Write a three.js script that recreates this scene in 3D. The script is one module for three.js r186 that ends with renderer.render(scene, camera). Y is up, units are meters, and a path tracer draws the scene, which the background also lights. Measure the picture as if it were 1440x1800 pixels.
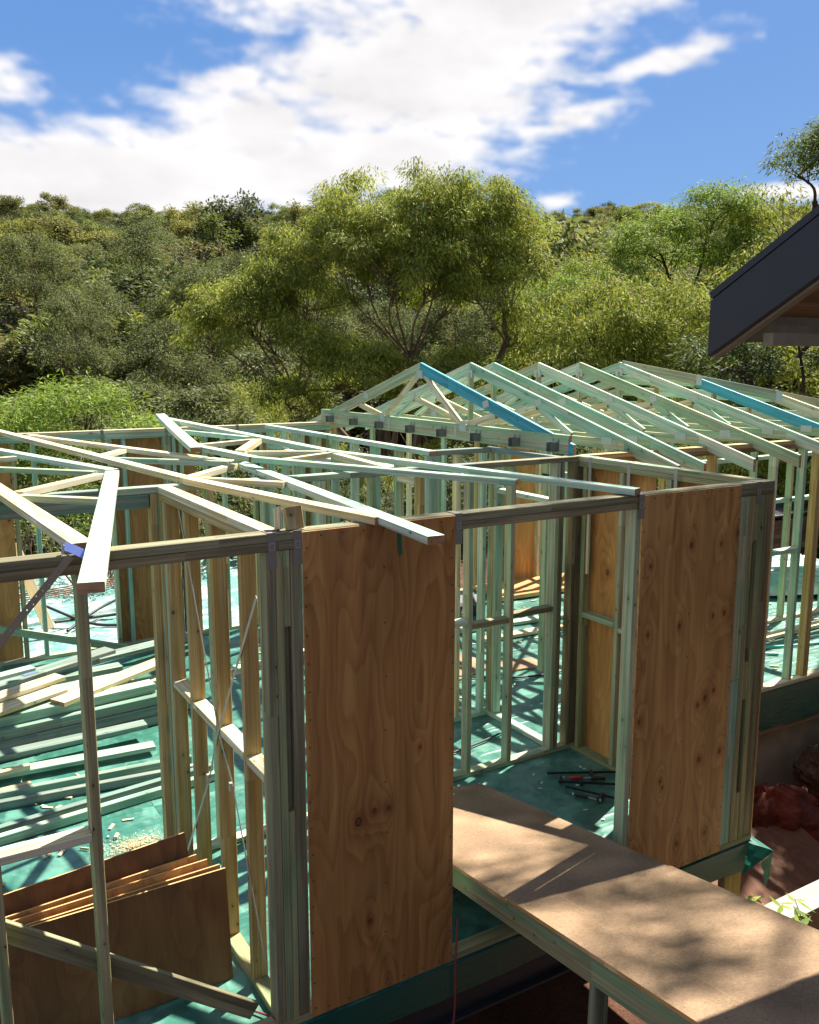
import * as THREE from 'three';
import { mergeGeometries } from 'three/addons/utils/BufferGeometryUtils.js';

// ------------------------------------------------------------------ camera, sky, sun, exposure
const R = Math.PI / 180;
const scene = new THREE.Scene();
const camera = new THREE.PerspectiveCamera(59.43, 0.8, 0.05, 2500);
camera.position.set(0, 3.54, 0);
camera.rotation.set(-9.634 * R, -31.05 * R, 0, 'YXZ');
const renderer = new THREE.WebGLRenderer({ antialias: true });
renderer.toneMapping = THREE.LinearToneMapping;
renderer.toneMappingExposure = 2.75;
renderer.shadowMap.enabled = true;

const SUN = new THREE.Vector3(0.5599, 0.7986, -0.2206);
const sun = new THREE.DirectionalLight(new THREE.Color(1.0, 0.94, 0.83), 5.0);
sun.position.copy(SUN).multiplyScalar(60).add(new THREE.Vector3(5, 0, -8));
sun.target.position.set(5, 0, -8);
sun.castShadow = true;
sun.shadow.mapSize.set(4096, 4096);
Object.assign(sun.shadow.camera, { left: -30, right: 30, top: 30, bottom: -30, near: 1, far: 160 });
scene.add(sun, sun.target);

// ------------------------------------------------------------------ random and noise
function rng(seed) {
  let s = (seed * 2654435761) >>> 0;
  return () => { s = (s + 0x6d2b79f5) >>> 0; let t = Math.imul(s ^ (s >>> 15), 1 | s); t = (t + Math.imul(t ^ (t >>> 7), 61 | t)) ^ t; return ((t ^ (t >>> 14)) >>> 0) / 4294967296; };
}
const h2 = (x, y, s) => { let n = Math.imul(x, 374761393) + Math.imul(y, 668265263) + Math.imul(s, 1274126177); n = Math.imul(n ^ (n >>> 13), 1274126177); return ((n ^ (n >>> 16)) >>> 0) / 4294967296; };
function vn(x, y, s = 0, px = 0, py = 0) {                       // value noise, periodic when px / py are given
  const ix = Math.floor(x), iy = Math.floor(y), fx = x - ix, fy = y - iy, u = fx * fx * (3 - 2 * fx), v = fy * fy * (3 - 2 * fy);
  const w = (a, p) => (p ? ((a % p) + p) % p : a);
  const a = h2(w(ix, px), w(iy, py), s), b = h2(w(ix + 1, px), w(iy, py), s), c = h2(w(ix, px), w(iy + 1, py), s), d = h2(w(ix + 1, px), w(iy + 1, py), s);
  return a + (b - a) * u + (c - a) * v + (a - b - c + d) * u * v;
}
function fbm(x, y, o = 4, s = 0) { let t = 0, a = 0.5, n = 0; for (let i = 0; i < o; i++) { t += a * vn(x, y, s + i * 17); n += a; x *= 2.03; y *= 2.03; a *= 0.5; } return t / n; }
const clamp = (x, a = 0, b = 1) => Math.min(b, Math.max(a, x));
const ss = (a, b, x) => { const t = clamp((x - a) / (b - a)); return t * t * (3 - 2 * t); };
const mix = (a, b, t) => a + (b - a) * t;

// ------------------------------------------------------------------ the sky: air and clouds
{
  const W = 2048, H = 1024, d = new Float32Array(W * H * 4);
  // cloud banks: azimuth and elevation of the centre, half-lengths, tilt, weight (degrees)
  const banks = [
    [31.5, 16.6, 10, 4.2, 0.05, 1.25], [36, 19.8, 8, 3.2, 0, 1.15], [21.5, 13.4, 5.5, 2.9, 0.05, 1.2], [13, 10.4, 14, 2.9, 0.05, 1.25], [27, 11.6, 10, 2.3, 0.12, 1.2], [20, 15.9, 3.0, 0.8, 0.12, 1.0],
    [40.6, 13.8, 4.2, 0.8, 0.13, 0.9], [46.6, 16.7, 3.6, 0.75, 0.22, 0.95], [44, 19.4, 4.0, 0.9, 0.1, 0.8], [7.4, 14.7, 2.8, 1.15, -0.1, 0.95], [20, 19.6, 2.6, 0.7, -0.3, 0.6], [39.6, 9.1, 1.5, 0.5, 0, 0.9], [53.5, 8.9, 2.4, 0.5, 0, 0.95], [60, 10, 5, 0.7, 0, 0.8],
    [23.0, 18.2, 2.2, 0.8, -0.32, -0.4], [26, 21.5, 9, 3.2, 0.0, 1.0], [-12, 11, 14, 3.5, 0, 1],
  ];
  for (let j = 0; j < H; j++) {
    const el = ((j + 0.5) / H - 0.5) * 180;
    for (let i = 0; i < W; i++) {
      const ph = ((i + 0.5) / W - 0.5) * 2 * Math.PI, x = Math.cos(ph) * Math.cos(el * R), z = Math.sin(ph) * Math.cos(el * R), y = Math.sin(el * R);
      const up = Math.max(0, y), sd = x * SUN.x + y * SUN.y + z * SUN.z;
      const k = Math.pow(1 - up, 3.2), glow = Math.pow(Math.max(0, sd), 8) * 0.18;
      let r = mix(0.075, 0.31, k) + glow, g = mix(0.235, 0.545, k) + glow, b = mix(0.66, 0.93, k) + glow;
      if (el < 0) { const t = ss(0, -12, el); r = mix(r, 0.10, t); g = mix(g, 0.11, t); b = mix(b, 0.08, t); }
      else {
        const az = Math.atan2(x, -z) / R, qx = az * 0.16, qy = el * 0.42;
        const wx = (fbm(qx + 3, qy + 7, 4, 5) - 0.5) * 3.0, wy = (fbm(qx + 11, qy + 2, 4, 9) - 0.5) * 1.5;
        const n = fbm(az * 0.32 + wy * 0.5, el * 0.9 + wx * 0.35, 6, 31) - 0.5, fine = fbm(az * 1.1 + el * 0.7, el * 2.6 - az * 0.35, 5, 77) - 0.5;
        let m = 0;
        for (const [ca, ce, la, le, tilt, wt] of banks) {
          let da = az + wx - ca; da -= Math.round(da / 360) * 360;
          const de = el + wy - ce - tilt * da;
          const q = Math.exp(-Math.pow((da / la) ** 2 + (de / le) ** 2, 1.35)); m = wt > 0 ? Math.max(m, wt * q) : m + wt * q;
        }
        const far = Math.abs(az - 30) > 50 || el > 34 ? ss(0.56, 0.76, fbm(x * 5 / (up + 0.25) + 40, z * 5 / (up + 0.25) + 40, 5, 55)) * 0.8 : 0;
        const streak = fbm(az * 0.55 - el * 0.9 + wx * 0.6, el * 2.3 + az * 0.5 + wy, 6, 91) - 0.5, body = Math.max(m, far);
        let a = clamp(ss(0.02, 1.02, body * 1.04 + n * 0.5 + fine * 0.30 + streak * 1.05 * (1.15 - 0.55 * Math.min(1, body))) * ss(0, 3, el) * (m + far > 0.04 ? 1 : 0));
        a = Math.pow(a, 1.15) * (1 - 0.22 * ss(0.02, 0.28, -streak) * ss(1.3, 0.7, body)); a = clamp(a * 1.04);
        const outside = Math.max(ss(40, 75, Math.abs(az - 31)), ss(24, 42, el)); a = Math.max(a, outside * (0.30 + 0.3 * (fbm(x * 3 / (up + 0.3) + 20, z * 3 / (up + 0.3) + 20, 4, 66) - 0.5)) * ss(0, 6, el));   // thin veil added over the unseen sky to whiten and lift its light
        const lit = 0.965 + n * 0.16 + fine * 0.05 - 0.085 * ss(0.85, 1.25, m + 0.8 * (fbm(az * 0.22 + 3, el * 0.5 + 8, 4, 13) - 0.5));
        r = mix(r, lit * 0.96, a); g = mix(g, lit * 0.975, a); b = mix(b, lit * 1.02, a);
      }
      const dim = (1.06 / 2.75) * mix(1, 0.72, ss(22, 60, el)); r *= dim * 1.04; g *= dim; b *= dim * 0.96;
      const o = (j * W + i) * 4; d[o] = r; d[o + 1] = g; d[o + 2] = b; d[o + 3] = 1;
    }
  }
  const t = new THREE.DataTexture(d, W, H, THREE.RGBAFormat, THREE.FloatType);
  t.mapping = THREE.EquirectangularReflectionMapping; t.magFilter = THREE.LinearFilter; t.needsUpdate = true;
  scene.background = t; scene.environment = t;
}

// ------------------------------------------------------------------ textures
function tex(W, H, f, srgb = true) {
  const d = new Uint8Array(W * H * 4);
  for (let j = 0; j < H; j++) for (let i = 0; i < W; i++) { const c = f(i / W, j / H, i, j), o = (j * W + i) * 4; for (let k = 0; k < 3; k++) d[o + k] = clamp(Array.isArray(c) ? c[k] : c) * 255; d[o + 3] = 255; }
  const t = new THREE.DataTexture(d, W, H);
  t.wrapS = t.wrapT = THREE.RepeatWrapping; t.magFilter = THREE.LinearFilter; t.minFilter = THREE.LinearMipmapLinearFilter; t.generateMipmaps = true;
  if (srgb) t.colorSpace = THREE.SRGBColorSpace;
  t.needsUpdate = true;
  return t;
}
// sawn pine: u along the grain (2.56 m), v across (0.512 m); multiplies the stick's colour
function pine(seed, tint, patch) {
  const r = rng(seed), knots = [];
  for (let k = 0; k < 15; k++) knots.push([r(), r(), 0.004 + 0.010 * r() * r(), 0.35 + 0.6 * r()]);
  return tex(1024, 512, (u, v) => {
    const X = u * 2.56, Y = v * 0.512;
    let bend = 0, dark = 0, halo = 0;
    for (const [ku, kv, kr, ks] of knots) {
      let du = u - ku, dv = v - kv; du -= Math.round(du); dv -= Math.round(dv);
      const dx = du * 2.56, dy = dv * 0.512, q = Math.hypot(dx / 1.35, dy);
      if (q < kr * 6) { const e = Math.exp(-((dx / (kr * 4)) ** 2) - (dy / (kr * 2.2)) ** 2); bend += e * Math.sign(dy) * kr * 0.9; halo = Math.max(halo, e); if (q < kr) dark = Math.max(dark, ks * ss(kr, kr * 0.55, q)); }
    }
    const yy = Y - bend;
    const g = vn(X * 1.2, yy * 150, seed, 0, 0) * 0.5 + vn(X * 2.6, yy * 420, seed + 1) * 0.3 + vn(X * 8, yy * 900, seed + 2) * 0.2;
    const broad = fbm(u * 6, v * 9, 3, seed + 3), p = ss(0.42, 0.62, fbm(u * 3 + 5, v * 14, 3, seed + 9)) * patch;
    let m = 0.80 + 0.34 * (g - 0.5) + 0.26 * (broad - 0.5) - 0.1 * halo;
    const c = [m + 0.08, m + 0.05, m];
    const stain = [mix(1, tint[0], p), mix(1, tint[1], p), mix(1, tint[2], p)];
    const scratch = vn(X * 40, Y * 260, seed + 7) > 0.93 ? 0.9 : 1;
    return c.map((x, i) => mix(x * stain[i] * scratch, [0.22, 0.13, 0.07][i], dark * 0.85));
  });
}
const pineA = pine(3, [0.92, 0.86, 0.7], 0.8), pineB = pine(8, [0.80, 0.98, 0.96], 0.9), pineC = pine(15, [0.82, 0.8, 0.78], 1);
// rotary-peeled plywood: u across (1.2 m), v along the grain (2.7 m)
function plyTex(seed, knots, figure) {
  return tex(768, 1536, (u, v) => {
    const X = u * 1.2, Y = v * 2.7;
    let f = fbm(X * 2.6 + seed, Y * 0.55, 3, seed) * 6.5 * figure + fbm(X * 7, Y * 1.4, 3, seed + 5) * 1.6, dark = 0, ring = 0;
    for (const [kx, ky, kr] of knots) {
      const dx = X - kx, dy = (Y - ky) / 2.2, q = Math.hypot(dx, dy);
      f += 1.0 * Math.exp(-((q / (kr * 5)) ** 2));
      const near = Math.hypot(dx, (Y - ky) / 1.35);
      if (near < kr) dark = Math.max(dark, ss(kr, kr * 0.75, near) * (near < kr * 0.62 ? 0.25 : 0.8));
      ring = Math.max(ring, Math.exp(-((near / (kr * 2.4)) ** 2)));
    }
    const s = f * 1.9, w = s - Math.floor(s), late = Math.pow(w, 1.6) * ss(1, 0.86, w), soft = fbm(X * 3 + 9, Y * 0.7 + seed, 3, seed + 33);
    const fib = vn(X * 300, Y * 7, seed + 8) * 0.6 + vn(X * 800, Y * 18, seed + 11) * 0.4, br = fbm(X * 1.5, Y * 0.6, 3, seed + 21), st = fbm(X * 22 + f * 1.1, Y * 0.8, 4, seed + 41);
    const L = late * (0.35 + 0.9 * soft), m = 0.80 - 0.125 * L + 0.11 * (fib - 0.5) + 0.26 * (br - 0.5) + 0.26 * (st - 0.5);
    let c = [m + 0.08, m - 0.005 - 0.045 * L, m - 0.12 - 0.06 * L];
    c = c.map((x, i) => x * (1 - 0.28 * ring * [0.6, 1, 1.2][i]));
    return c.map((x, i) => mix(x, [0.16, 0.08, 0.05][i], dark));
  });
}
const plyKnots1 = [[0.33, 1.06, 0.022], [0.43, 1.10, 0.013], [0.52, 1.09, 0.010], [0.4, 0.45, 0.012], [0.72, 1.4, 0.008]];
const plyKnots2 = [];
{ const r = rng(77); for (let k = 0; k < 21; k++) plyKnots2.push([0.05 + r() * 0.92, (Math.floor(k / 4) + 0.4 + 0.3 * (r() - 0.5)) * 0.52, 0.008 + 0.009 * r()]); }
const plyA = plyTex(4, plyKnots1, 1), plyB = plyTex(12, plyKnots2, 0.55), plyC = plyTex(23, [[0.5, 1.7, 0.02], [0.15, 0.5, 0.016]], 0.8);
const chipTex = tex(512, 512, (u, v, i, j) => { const n = h2(i >> 1, j >> 1, 5), n2 = vn(u * 90, v * 150, 8, 90, 150), b = vn(u * 5, v * 5, 12, 5, 5); const m = 0.74 + 0.11 * (n2 - 0.5) + 0.08 * (n - 0.5) + 0.20 * (b - 0.5); return n > 0.992 ? [0.88, 0.82, 0.72] : n < 0.008 ? [0.45, 0.36, 0.28] : [m + 0.04, m, m - 0.05]; });
const wrinkle = tex(512, 512, (u, v) => { const a = vn(u * 6 + 2 * vn(u * 3, v * 3, 2, 3, 3), v * 22, 4, 0, 22), b = vn(u * 26 + 2 * v, v * 8, 6), c = vn(u * 40, v * 40, 9, 40, 40); const q = 1 - Math.abs(a * 2 - 1); return 0.55 * q * q + 0.3 * (1 - Math.abs(b * 2 - 1)) + 0.12 * c; }, false);
const filmTex = tex(512, 512, (u, v) => { const d = ss(0.42, 0.78, fbm(u * 7, v * 7, 5, 61)), m = 0.74 + 0.2 * (fbm(u * 24, v * 24, 3, 17) - 0.5); const k = ss(0.62, 0.8, fbm(u * 40, v * 40, 3, 71)); return [m * 0.82 + 0.55 * d + 0.2 * k, m + 0.26 * d + 0.08 * k, m + 0.28 * d + 0.08 * k]; });
const teeth = tex(64, 64, (u, v) => { const a = (u * 4) % 1, b = ((v * 6) + (Math.floor(u * 4) % 2) * 0.5) % 1; return a > 0.25 && a < 0.7 && b > 0.2 && b < 0.75 ? 1 : 0.78; });
const earthTex = tex(512, 512, (u, v, i, j) => { const a = fbm(u * 8, v * 8, 5, 3), b = h2(i >> 1, j >> 1, 2); const m = 0.55 + 0.5 * (a - 0.5) + 0.2 * (b - 0.5); return [m + 0.1, m - 0.02, m - 0.08]; });
const earthBump = tex(256, 256, (u, v) => fbm(u * 14, v * 14, 5, 8), false);
const barkTex = tex(128, 512, (u, v) => { const a = vn(u * 12, v * 10, 3, 12, 10), b = vn(u * 30, v * 50, 5, 30, 50), s = ss(0.5, 0.7, vn(u * 5, v * 5, 9, 5, 5)); const m = 0.55 + 0.3 * (a - 0.5) + 0.25 * (b - 0.5); return [mix(m, 0.86, s * 0.6), mix(m * 0.86, 0.8, s * 0.6), mix(m * 0.72, 0.7, s * 0.6)]; });
const renderTex = tex(256, 256, (u, v) => 0.8 + 0.25 * (fbm(u * 10, v * 10, 5, 6) - 0.5));

// ------------------------------------------------------------------ materials
const std = (o) => { const m = new THREE.MeshStandardMaterial(o); return m; };
const lin = (r, g, b) => new THREE.Color().setRGB(r, g, b);
const wood = (t, r, g, b, rough = 0.75) => std({ map: t, color: lin(r, g, b), roughness: rough, bumpMap: null });
const M = {
  cream: wood(pineA, 0.80, 0.775, 0.60), tan: wood(pineA, 0.55, 0.445, 0.22), sage: wood(pineB, 0.55, 0.575, 0.40), teal: wood(pineB, 0.47, 0.61, 0.51), aqua: wood(pineB, 0.68, 0.79, 0.68),
  blue: wood(pineB, 0.045, 0.42, 0.62, 0.5), slate: wood(pineB, 0.28, 0.34, 0.32), grey: wood(pineC, 0.33, 0.295, 0.175), weather: wood(pineC, 0.31, 0.31, 0.19), olive: wood(pineB, 0.44, 0.41, 0.22),
  stack: wood(pineB, 0.30, 0.40, 0.34),
  end: wood(pineA, 0.50, 0.30, 0.17), plyEdge: wood(pineA, 0.80, 0.52, 0.26),  // end: shade on the cut ends is put into this brown
  ply1: std({ map: plyA, color: lin(0.52, 0.315, 0.122), roughness: 0.6 }), ply2: std({ map: plyB, color: lin(0.63, 0.43, 0.195), roughness: 0.6 }), ply3: std({ map: plyC, color: lin(0.80, 0.50, 0.20), roughness: 0.65 }),
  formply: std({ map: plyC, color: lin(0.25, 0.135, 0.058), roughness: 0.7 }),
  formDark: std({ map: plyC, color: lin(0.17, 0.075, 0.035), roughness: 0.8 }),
  chip: std({ map: chipTex, color: lin(0.45, 0.318, 0.20), roughness: 0.75 }),
  film: new THREE.MeshPhysicalMaterial({ map: filmTex, color: lin(0.10, 0.29, 0.215), roughness: 0.36, bumpMap: wrinkle, bumpScale: 0.012, clearcoat: 0.35, clearcoatRoughness: 0.3 }),
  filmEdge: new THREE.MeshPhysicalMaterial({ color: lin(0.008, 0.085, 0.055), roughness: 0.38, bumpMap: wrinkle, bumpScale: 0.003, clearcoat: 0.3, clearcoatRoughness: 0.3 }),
  filmThin: new THREE.MeshPhysicalMaterial({ map: filmTex, color: lin(0.03, 0.36, 0.24), roughness: 0.35, transmission: 0.4, thickness: 0, side: THREE.DoubleSide }),
  silver: new THREE.MeshPhysicalMaterial({ color: lin(0.50, 0.72, 0.65), map: filmTex, roughness: 0.34, bumpMap: wrinkle, bumpScale: 0.015, clearcoat: 0.4 }),
  galv: std({ color: lin(0.42, 0.40, 0.34), metalness: 0.25, roughness: 0.42 }), plate: std({ map: teeth, color: lin(0.66, 0.74, 0.68), metalness: 0.15, roughness: 0.55 }),
  darkGalv: std({ color: lin(0.20, 0.175, 0.14), metalness: 0, roughness: 0.7 }), strapGrey: std({ color: lin(0.28, 0.225, 0.165), roughness: 0.75 }), rust: std({ color: lin(0.20, 0.10, 0.06), roughness: 0.85 }), black: std({ color: lin(0.018, 0.018, 0.02), roughness: 0.55 }),
  nail: std({ color: lin(0.06, 0.05, 0.045), roughness: 0.6 }),
  hanger: std({ color: lin(0.17, 0.175, 0.15), metalness: 0.1, roughness: 0.45 }),
  red: std({ color: lin(0.45, 0.02, 0.02), roughness: 0.4 }), redHose: std({ color: lin(0.30, 0.05, 0.05), roughness: 0.5 }), greenHose: std({ color: lin(0.05, 0.55, 0.36), roughness: 0.45 }), tape: std({ color: lin(0.01, 0.10, 0.05), roughness: 0.5 }),
  violet: std({ color: lin(0.24, 0.32, 0.72), roughness: 0.35, metalness: 0.3 }),
  fascia: std({ color: lin(0.024, 0.027, 0.032), roughness: 0.5 }), eave: std({ map: renderTex, color: lin(0.50, 0.43, 0.30), roughness: 0.8 }), soffit: wood(pineC, 0.34, 0.23, 0.13), roofSteel: std({ color: lin(0.03, 0.034, 0.042), roughness: 0.4, metalness: 0.3 }),
  steel: std({ color: lin(0.06, 0.065, 0.075), roughness: 0.5, metalness: 0.5 }), render: std({ map: renderTex, color: lin(0.60, 0.49, 0.33), roughness: 0.95 }), concrete: std({ map: renderTex, color: lin(0.58, 0.55, 0.46), roughness: 0.92 }),
  earth: std({ map: earthTex, color: lin(0.17, 0.105, 0.065), roughness: 1, bumpMap: earthBump, bumpScale: 0.06 }), clay: std({ map: earthTex, color: lin(0.26, 0.06, 0.03), roughness: 1, bumpMap: earthBump, bumpScale: 0.05 }), rock: std({ map: earthTex, color: lin(0.20, 0.17, 0.15), roughness: 0.95, bumpMap: earthBump, bumpScale: 0.03 }),
  bark: std({ map: barkTex, color: lin(0.56, 0.46, 0.37), roughness: 0.9, bumpMap: barkTex, bumpScale: 0.02 }), barkDark: std({ map: barkTex, color: lin(0.17, 0.115, 0.085), roughness: 0.95, bumpMap: barkTex, bumpScale: 0.02 }),
  brick: [lin(0.30, 0.105, 0.065), lin(0.24, 0.08, 0.05), lin(0.36, 0.15, 0.09)].map((c) => std({ map: renderTex, color: c, roughness: 0.9 })),
  sawdust: std({ color: lin(0.55, 0.40, 0.23), roughness: 1, side: THREE.DoubleSide }),
  white: std({ color: lin(0.78, 0.78, 0.74), roughness: 0.6 }),
};
const leafMat = (r, g, b) => new THREE.MeshPhysicalMaterial({ vertexColors: true, color: lin(r, g, b), roughness: 0.8, specularIntensity: 0.35, side: THREE.DoubleSide, transmission: 0.5, thickness: 0 });
const LEAF = leafMat(1.62, 1.60, 1.3), LEAFFAR = leafMat(2.0, 1.9, 1.5);

// ------------------------------------------------------------------ building blocks
const names = new Map();
function numbered(n) { const k = names.get(n) ?? 0; names.set(n, k + 1); return k ? n + '_' + String(k).padStart(3, '0') : n; }
function shadow(o) { o.traverse((c) => { if (c.isMesh) { c.castShadow = true; c.receiveShadow = true; } }); return o; }
function thing(name, label, category, pos = [0, 0, 0], group) {
  const o = new THREE.Group(); o.name = numbered(name); o.position.set(...pos); o.userData = { label, category }; if (group) o.userData.group = group;
  scene.add(o); return o;
}
function lone(name, geo, mat, label, category, group) {
  const o = new THREE.Mesh(geo, mat); o.name = numbered(name); o.userData = { label, category }; if (group) o.userData.group = group; scene.add(o); return o;
}
function struct(name, geo, mat) { const o = new THREE.Mesh(geo, mat); o.name = name; o.userData = { kind: 'structure' }; scene.add(o); return o; }
function part(parent, name, geo, mat, label) { const o = new THREE.Mesh(geo, mat); o.name = name; if (label) o.userData.label = label; parent.add(o); return o; }
const V = (a) => (a.isVector3 ? a : new THREE.Vector3(...a));
let stickSeed = 1;
// A sawn stick between two points: w along the side, d along "up"; edges eased; skews slope the two cut ends. uv in the pine texture's metres.
function stickGeo(a, b, w, d, o = {}) {
  const A = V(a), B = V(b), ax = B.clone().sub(A), L = ax.length(); ax.normalize();
  let up = o.up ? V(o.up).clone() : Math.abs(ax.y) > 0.9 ? new THREE.Vector3(1, 0, 0) : new THREE.Vector3(0, 1, 0);
  const side = new THREE.Vector3().crossVectors(ax, up).normalize(); up = new THREE.Vector3().crossVectors(side, ax).normalize();
  const c = o.c ?? Math.min(0.003, w * 0.12, d * 0.12), hw = w / 2, hd = d / 2, [k0, k1] = o.skew ?? [0, 0];
  const ring = [[-hw + c, -hd], [hw - c, -hd], [hw, -hd + c], [hw, hd - c], [hw - c, hd], [-hw + c, hd], [-hw, hd - c], [-hw, -hd + c]];
  const r = rng(stickSeed++), u0 = r() * 7, v0 = r() * 7, bow = (r() - 0.5) * (o.bow ?? 0), n = o.bow ? 6 : 1, wd = o.wide ?? 1;
  const at = (t, [s, q]) => { const k = mix(k0, k1, t) * q, e = 4 * t * (1 - t) * bow; return A.clone().addScaledVector(ax, t * L + k).addScaledVector(side, s + e).addScaledVector(up, q); };
  const pos = [], nor = [], uv = [], tri = (p, q, s, up1, uq, us) => { const nn = q.clone().sub(p).cross(s.clone().sub(p)).normalize(); for (const x of [p, q, s]) pos.push(x.x, x.y, x.z); for (let i = 0; i < 3; i++) nor.push(nn.x, nn.y, nn.z); uv.push(...up1, ...uq, ...us); };
  let run = 0;
  for (let i = 0; i < 8; i++) {
    const p = ring[i], q = ring[(i + 1) % 8], len = Math.hypot(q[0] - p[0], q[1] - p[1]), v1 = v0 + run / (0.512 * wd), v2 = v0 + (run + len) / (0.512 * wd);
    for (let s = 0; s < n; s++) {
      const t0 = s / n, t1 = (s + 1) / n, ua = u0 + (t0 * L) / 2.56, ub = u0 + (t1 * L) / 2.56;
      const P0 = at(t0, p), P1 = at(t0, q), P2 = at(t1, q), P3 = at(t1, p);
      tri(P0, P2, P1, [ua, v1], [ub, v2], [ua, v2]); tri(P0, P3, P2, [ua, v1], [ub, v1], [ub, v2]);
    }
    run += len + 0.017;
  }
  const nSide = pos.length / 3;
  for (const e of [0, 1]) for (let i = 1; i < 7; i++) {
    const f = [ring[0], ring[i], ring[i + 1]].map((x) => at(e, x)), w3 = [ring[0], ring[i], ring[i + 1]].map((x) => [v0 + x[0] * 3, u0 + x[1] * 3]);
    if (e) tri(f[0], f[2], f[1], w3[0], w3[2], w3[1]); else tri(f[0], f[1], f[2], w3[0], w3[1], w3[2]);
  }
  const g = new THREE.BufferGeometry();
  g.setAttribute('position', new THREE.Float32BufferAttribute(pos, 3)); g.setAttribute('normal', new THREE.Float32BufferAttribute(nor, 3)); g.setAttribute('uv', new THREE.Float32BufferAttribute(uv, 2));
  g.addGroup(0, nSide, 0); g.addGroup(nSide, pos.length / 3 - nSide, 1);
  return g;
}
const local = (p, a) => [a[0] - p.position.x, a[1] - p.position.y, a[2] - p.position.z];
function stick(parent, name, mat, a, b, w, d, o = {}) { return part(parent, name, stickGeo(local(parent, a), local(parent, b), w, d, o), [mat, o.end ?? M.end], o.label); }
function stickThing(name, mat, a, b, w, d, label, category, group, o = {}) {
  const mid = [(a[0] + b[0]) / 2, Math.min(a[1], b[1]), (a[2] + b[2]) / 2], s = (p) => [p[0] - mid[0], p[1] - mid[1], p[2] - mid[2]];
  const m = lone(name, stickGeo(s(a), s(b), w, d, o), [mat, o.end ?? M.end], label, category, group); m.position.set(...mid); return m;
}
// axis-aligned box with eased edges, grain along its longest side; panel = true gives plywood uv (across, up)
function boxGeo(x0, x1, y0, y1, z0, z1, c) {
  const s = [x1 - x0, y1 - y0, z1 - z0], k = s.indexOf(Math.max(...s)), m = [(x0 + x1) / 2, (y0 + y1) / 2, (z0 + z1) / 2];
  if (k === 0) return stickGeo([x0, m[1], m[2]], [x1, m[1], m[2]], s[2], s[1], { c });
  if (k === 1) return stickGeo([m[0], y0, m[2]], [m[0], y1, m[2]], s[2], s[0], { c, up: [1, 0, 0] });
  return stickGeo([m[0], m[1], z0], [m[0], m[1], z1], s[0], s[1], { c });
}
function box(parent, name, mat, x0, x1, y0, y1, z0, z1, o = {}) {
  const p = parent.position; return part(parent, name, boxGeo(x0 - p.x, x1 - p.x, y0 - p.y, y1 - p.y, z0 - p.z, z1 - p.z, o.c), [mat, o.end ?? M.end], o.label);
}
function plain(x0, x1, y0, y1, z0, z1, su = 1) {      // plain box with uv in metres * su
  const g = new THREE.BoxGeometry(x1 - x0, y1 - y0, z1 - z0); g.translate((x0 + x1) / 2, (y0 + y1) / 2, (z0 + z1) / 2);
  const P = g.attributes.position, N = g.attributes.normal, U = g.attributes.uv;
  for (let i = 0; i < P.count; i++) { const n = [Math.abs(N.getX(i)), Math.abs(N.getY(i)), Math.abs(N.getZ(i))]; const [a, b] = n[0] > 0.5 ? [P.getZ(i), P.getY(i)] : n[1] > 0.5 ? [P.getX(i), P.getZ(i)] : [P.getX(i), P.getY(i)]; U.setXY(i, a * su, b * su); }
  return g;
}
// plywood sheet standing in a wall; uv spans the veneer texture in real size
function panel(parent, mat, x0, x1, y0, y1, z0, z1, u0 = 0, name = 'bracing_panel', label) {
  const p = parent.position, g = new THREE.BoxGeometry(x1 - x0, y1 - y0, z1 - z0); g.translate((x0 + x1) / 2 - p.x, (y0 + y1) / 2 - p.y, (z0 + z1) / 2 - p.z);
  const P = g.attributes.position, N = g.attributes.normal, U = g.attributes.uv, alongX = x1 - x0 > z1 - z0;
  for (let i = 0; i < P.count; i++) { const a = alongX ? P.getX(i) + p.x - x0 : P.getZ(i) + p.z - z0; U.setXY(i, u0 + a / 1.2, (P.getY(i) + p.y - y0) / 2.7); }
  const mats = alongX ? [M.plyEdge, M.plyEdge, M.plyEdge, M.plyEdge, mat, mat] : [mat, mat, M.plyEdge, M.plyEdge, M.plyEdge, M.plyEdge];
  const face = alongX ? z1 + 0.0004 : z1, ng = [];
  if (alongX && z1 > -4.2) {
    for (let y = y0 + 0.05; y < y1; y += 0.15) for (const x of [x0 + 0.018, x1 - 0.018, ...(Math.round(y * 20) % 2 ? [(x0 + x1) / 2 + 0.01] : [])]) ng.push([x + 0.006 * Math.sin(y * 77 + x), y]);
    for (let x = x0 + 0.1; x < x1 - 0.05; x += 0.12) ng.push([x, y1 - 0.025], [x, y0 + 0.03]);
    const heads = mergeGeometries(ng.map(([x, y]) => new THREE.CylinderGeometry(0.0055, 0.0055, 0.0014, 8).rotateX(Math.PI / 2).translate(x - p.x, y - p.y, face - p.z)));
    part(parent, 'nail_heads', heads, M.nail).userData.kind = 'stuff';
  }
  return part(parent, name, g, mats, label);
}
function tube(pts, r, seg = 24, rad = 6, taper) {
  const c = new THREE.CatmullRomCurve3(pts.map(V)), g = new THREE.TubeGeometry(c, seg, r, rad, false);
  if (taper !== undefined) { const P = g.attributes.position, q = new THREE.Vector3(); for (let i = 0; i <= seg; i++) { const m = c.getPointAt(i / seg), k = mix(1, taper, i / seg); for (let j = 0; j <= rad; j++) { const n = i * (rad + 1) + j; q.fromBufferAttribute(P, n).sub(m).multiplyScalar(k).add(m); P.setXYZ(n, q.x, q.y, q.z); } } }
  return g;
}
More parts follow.
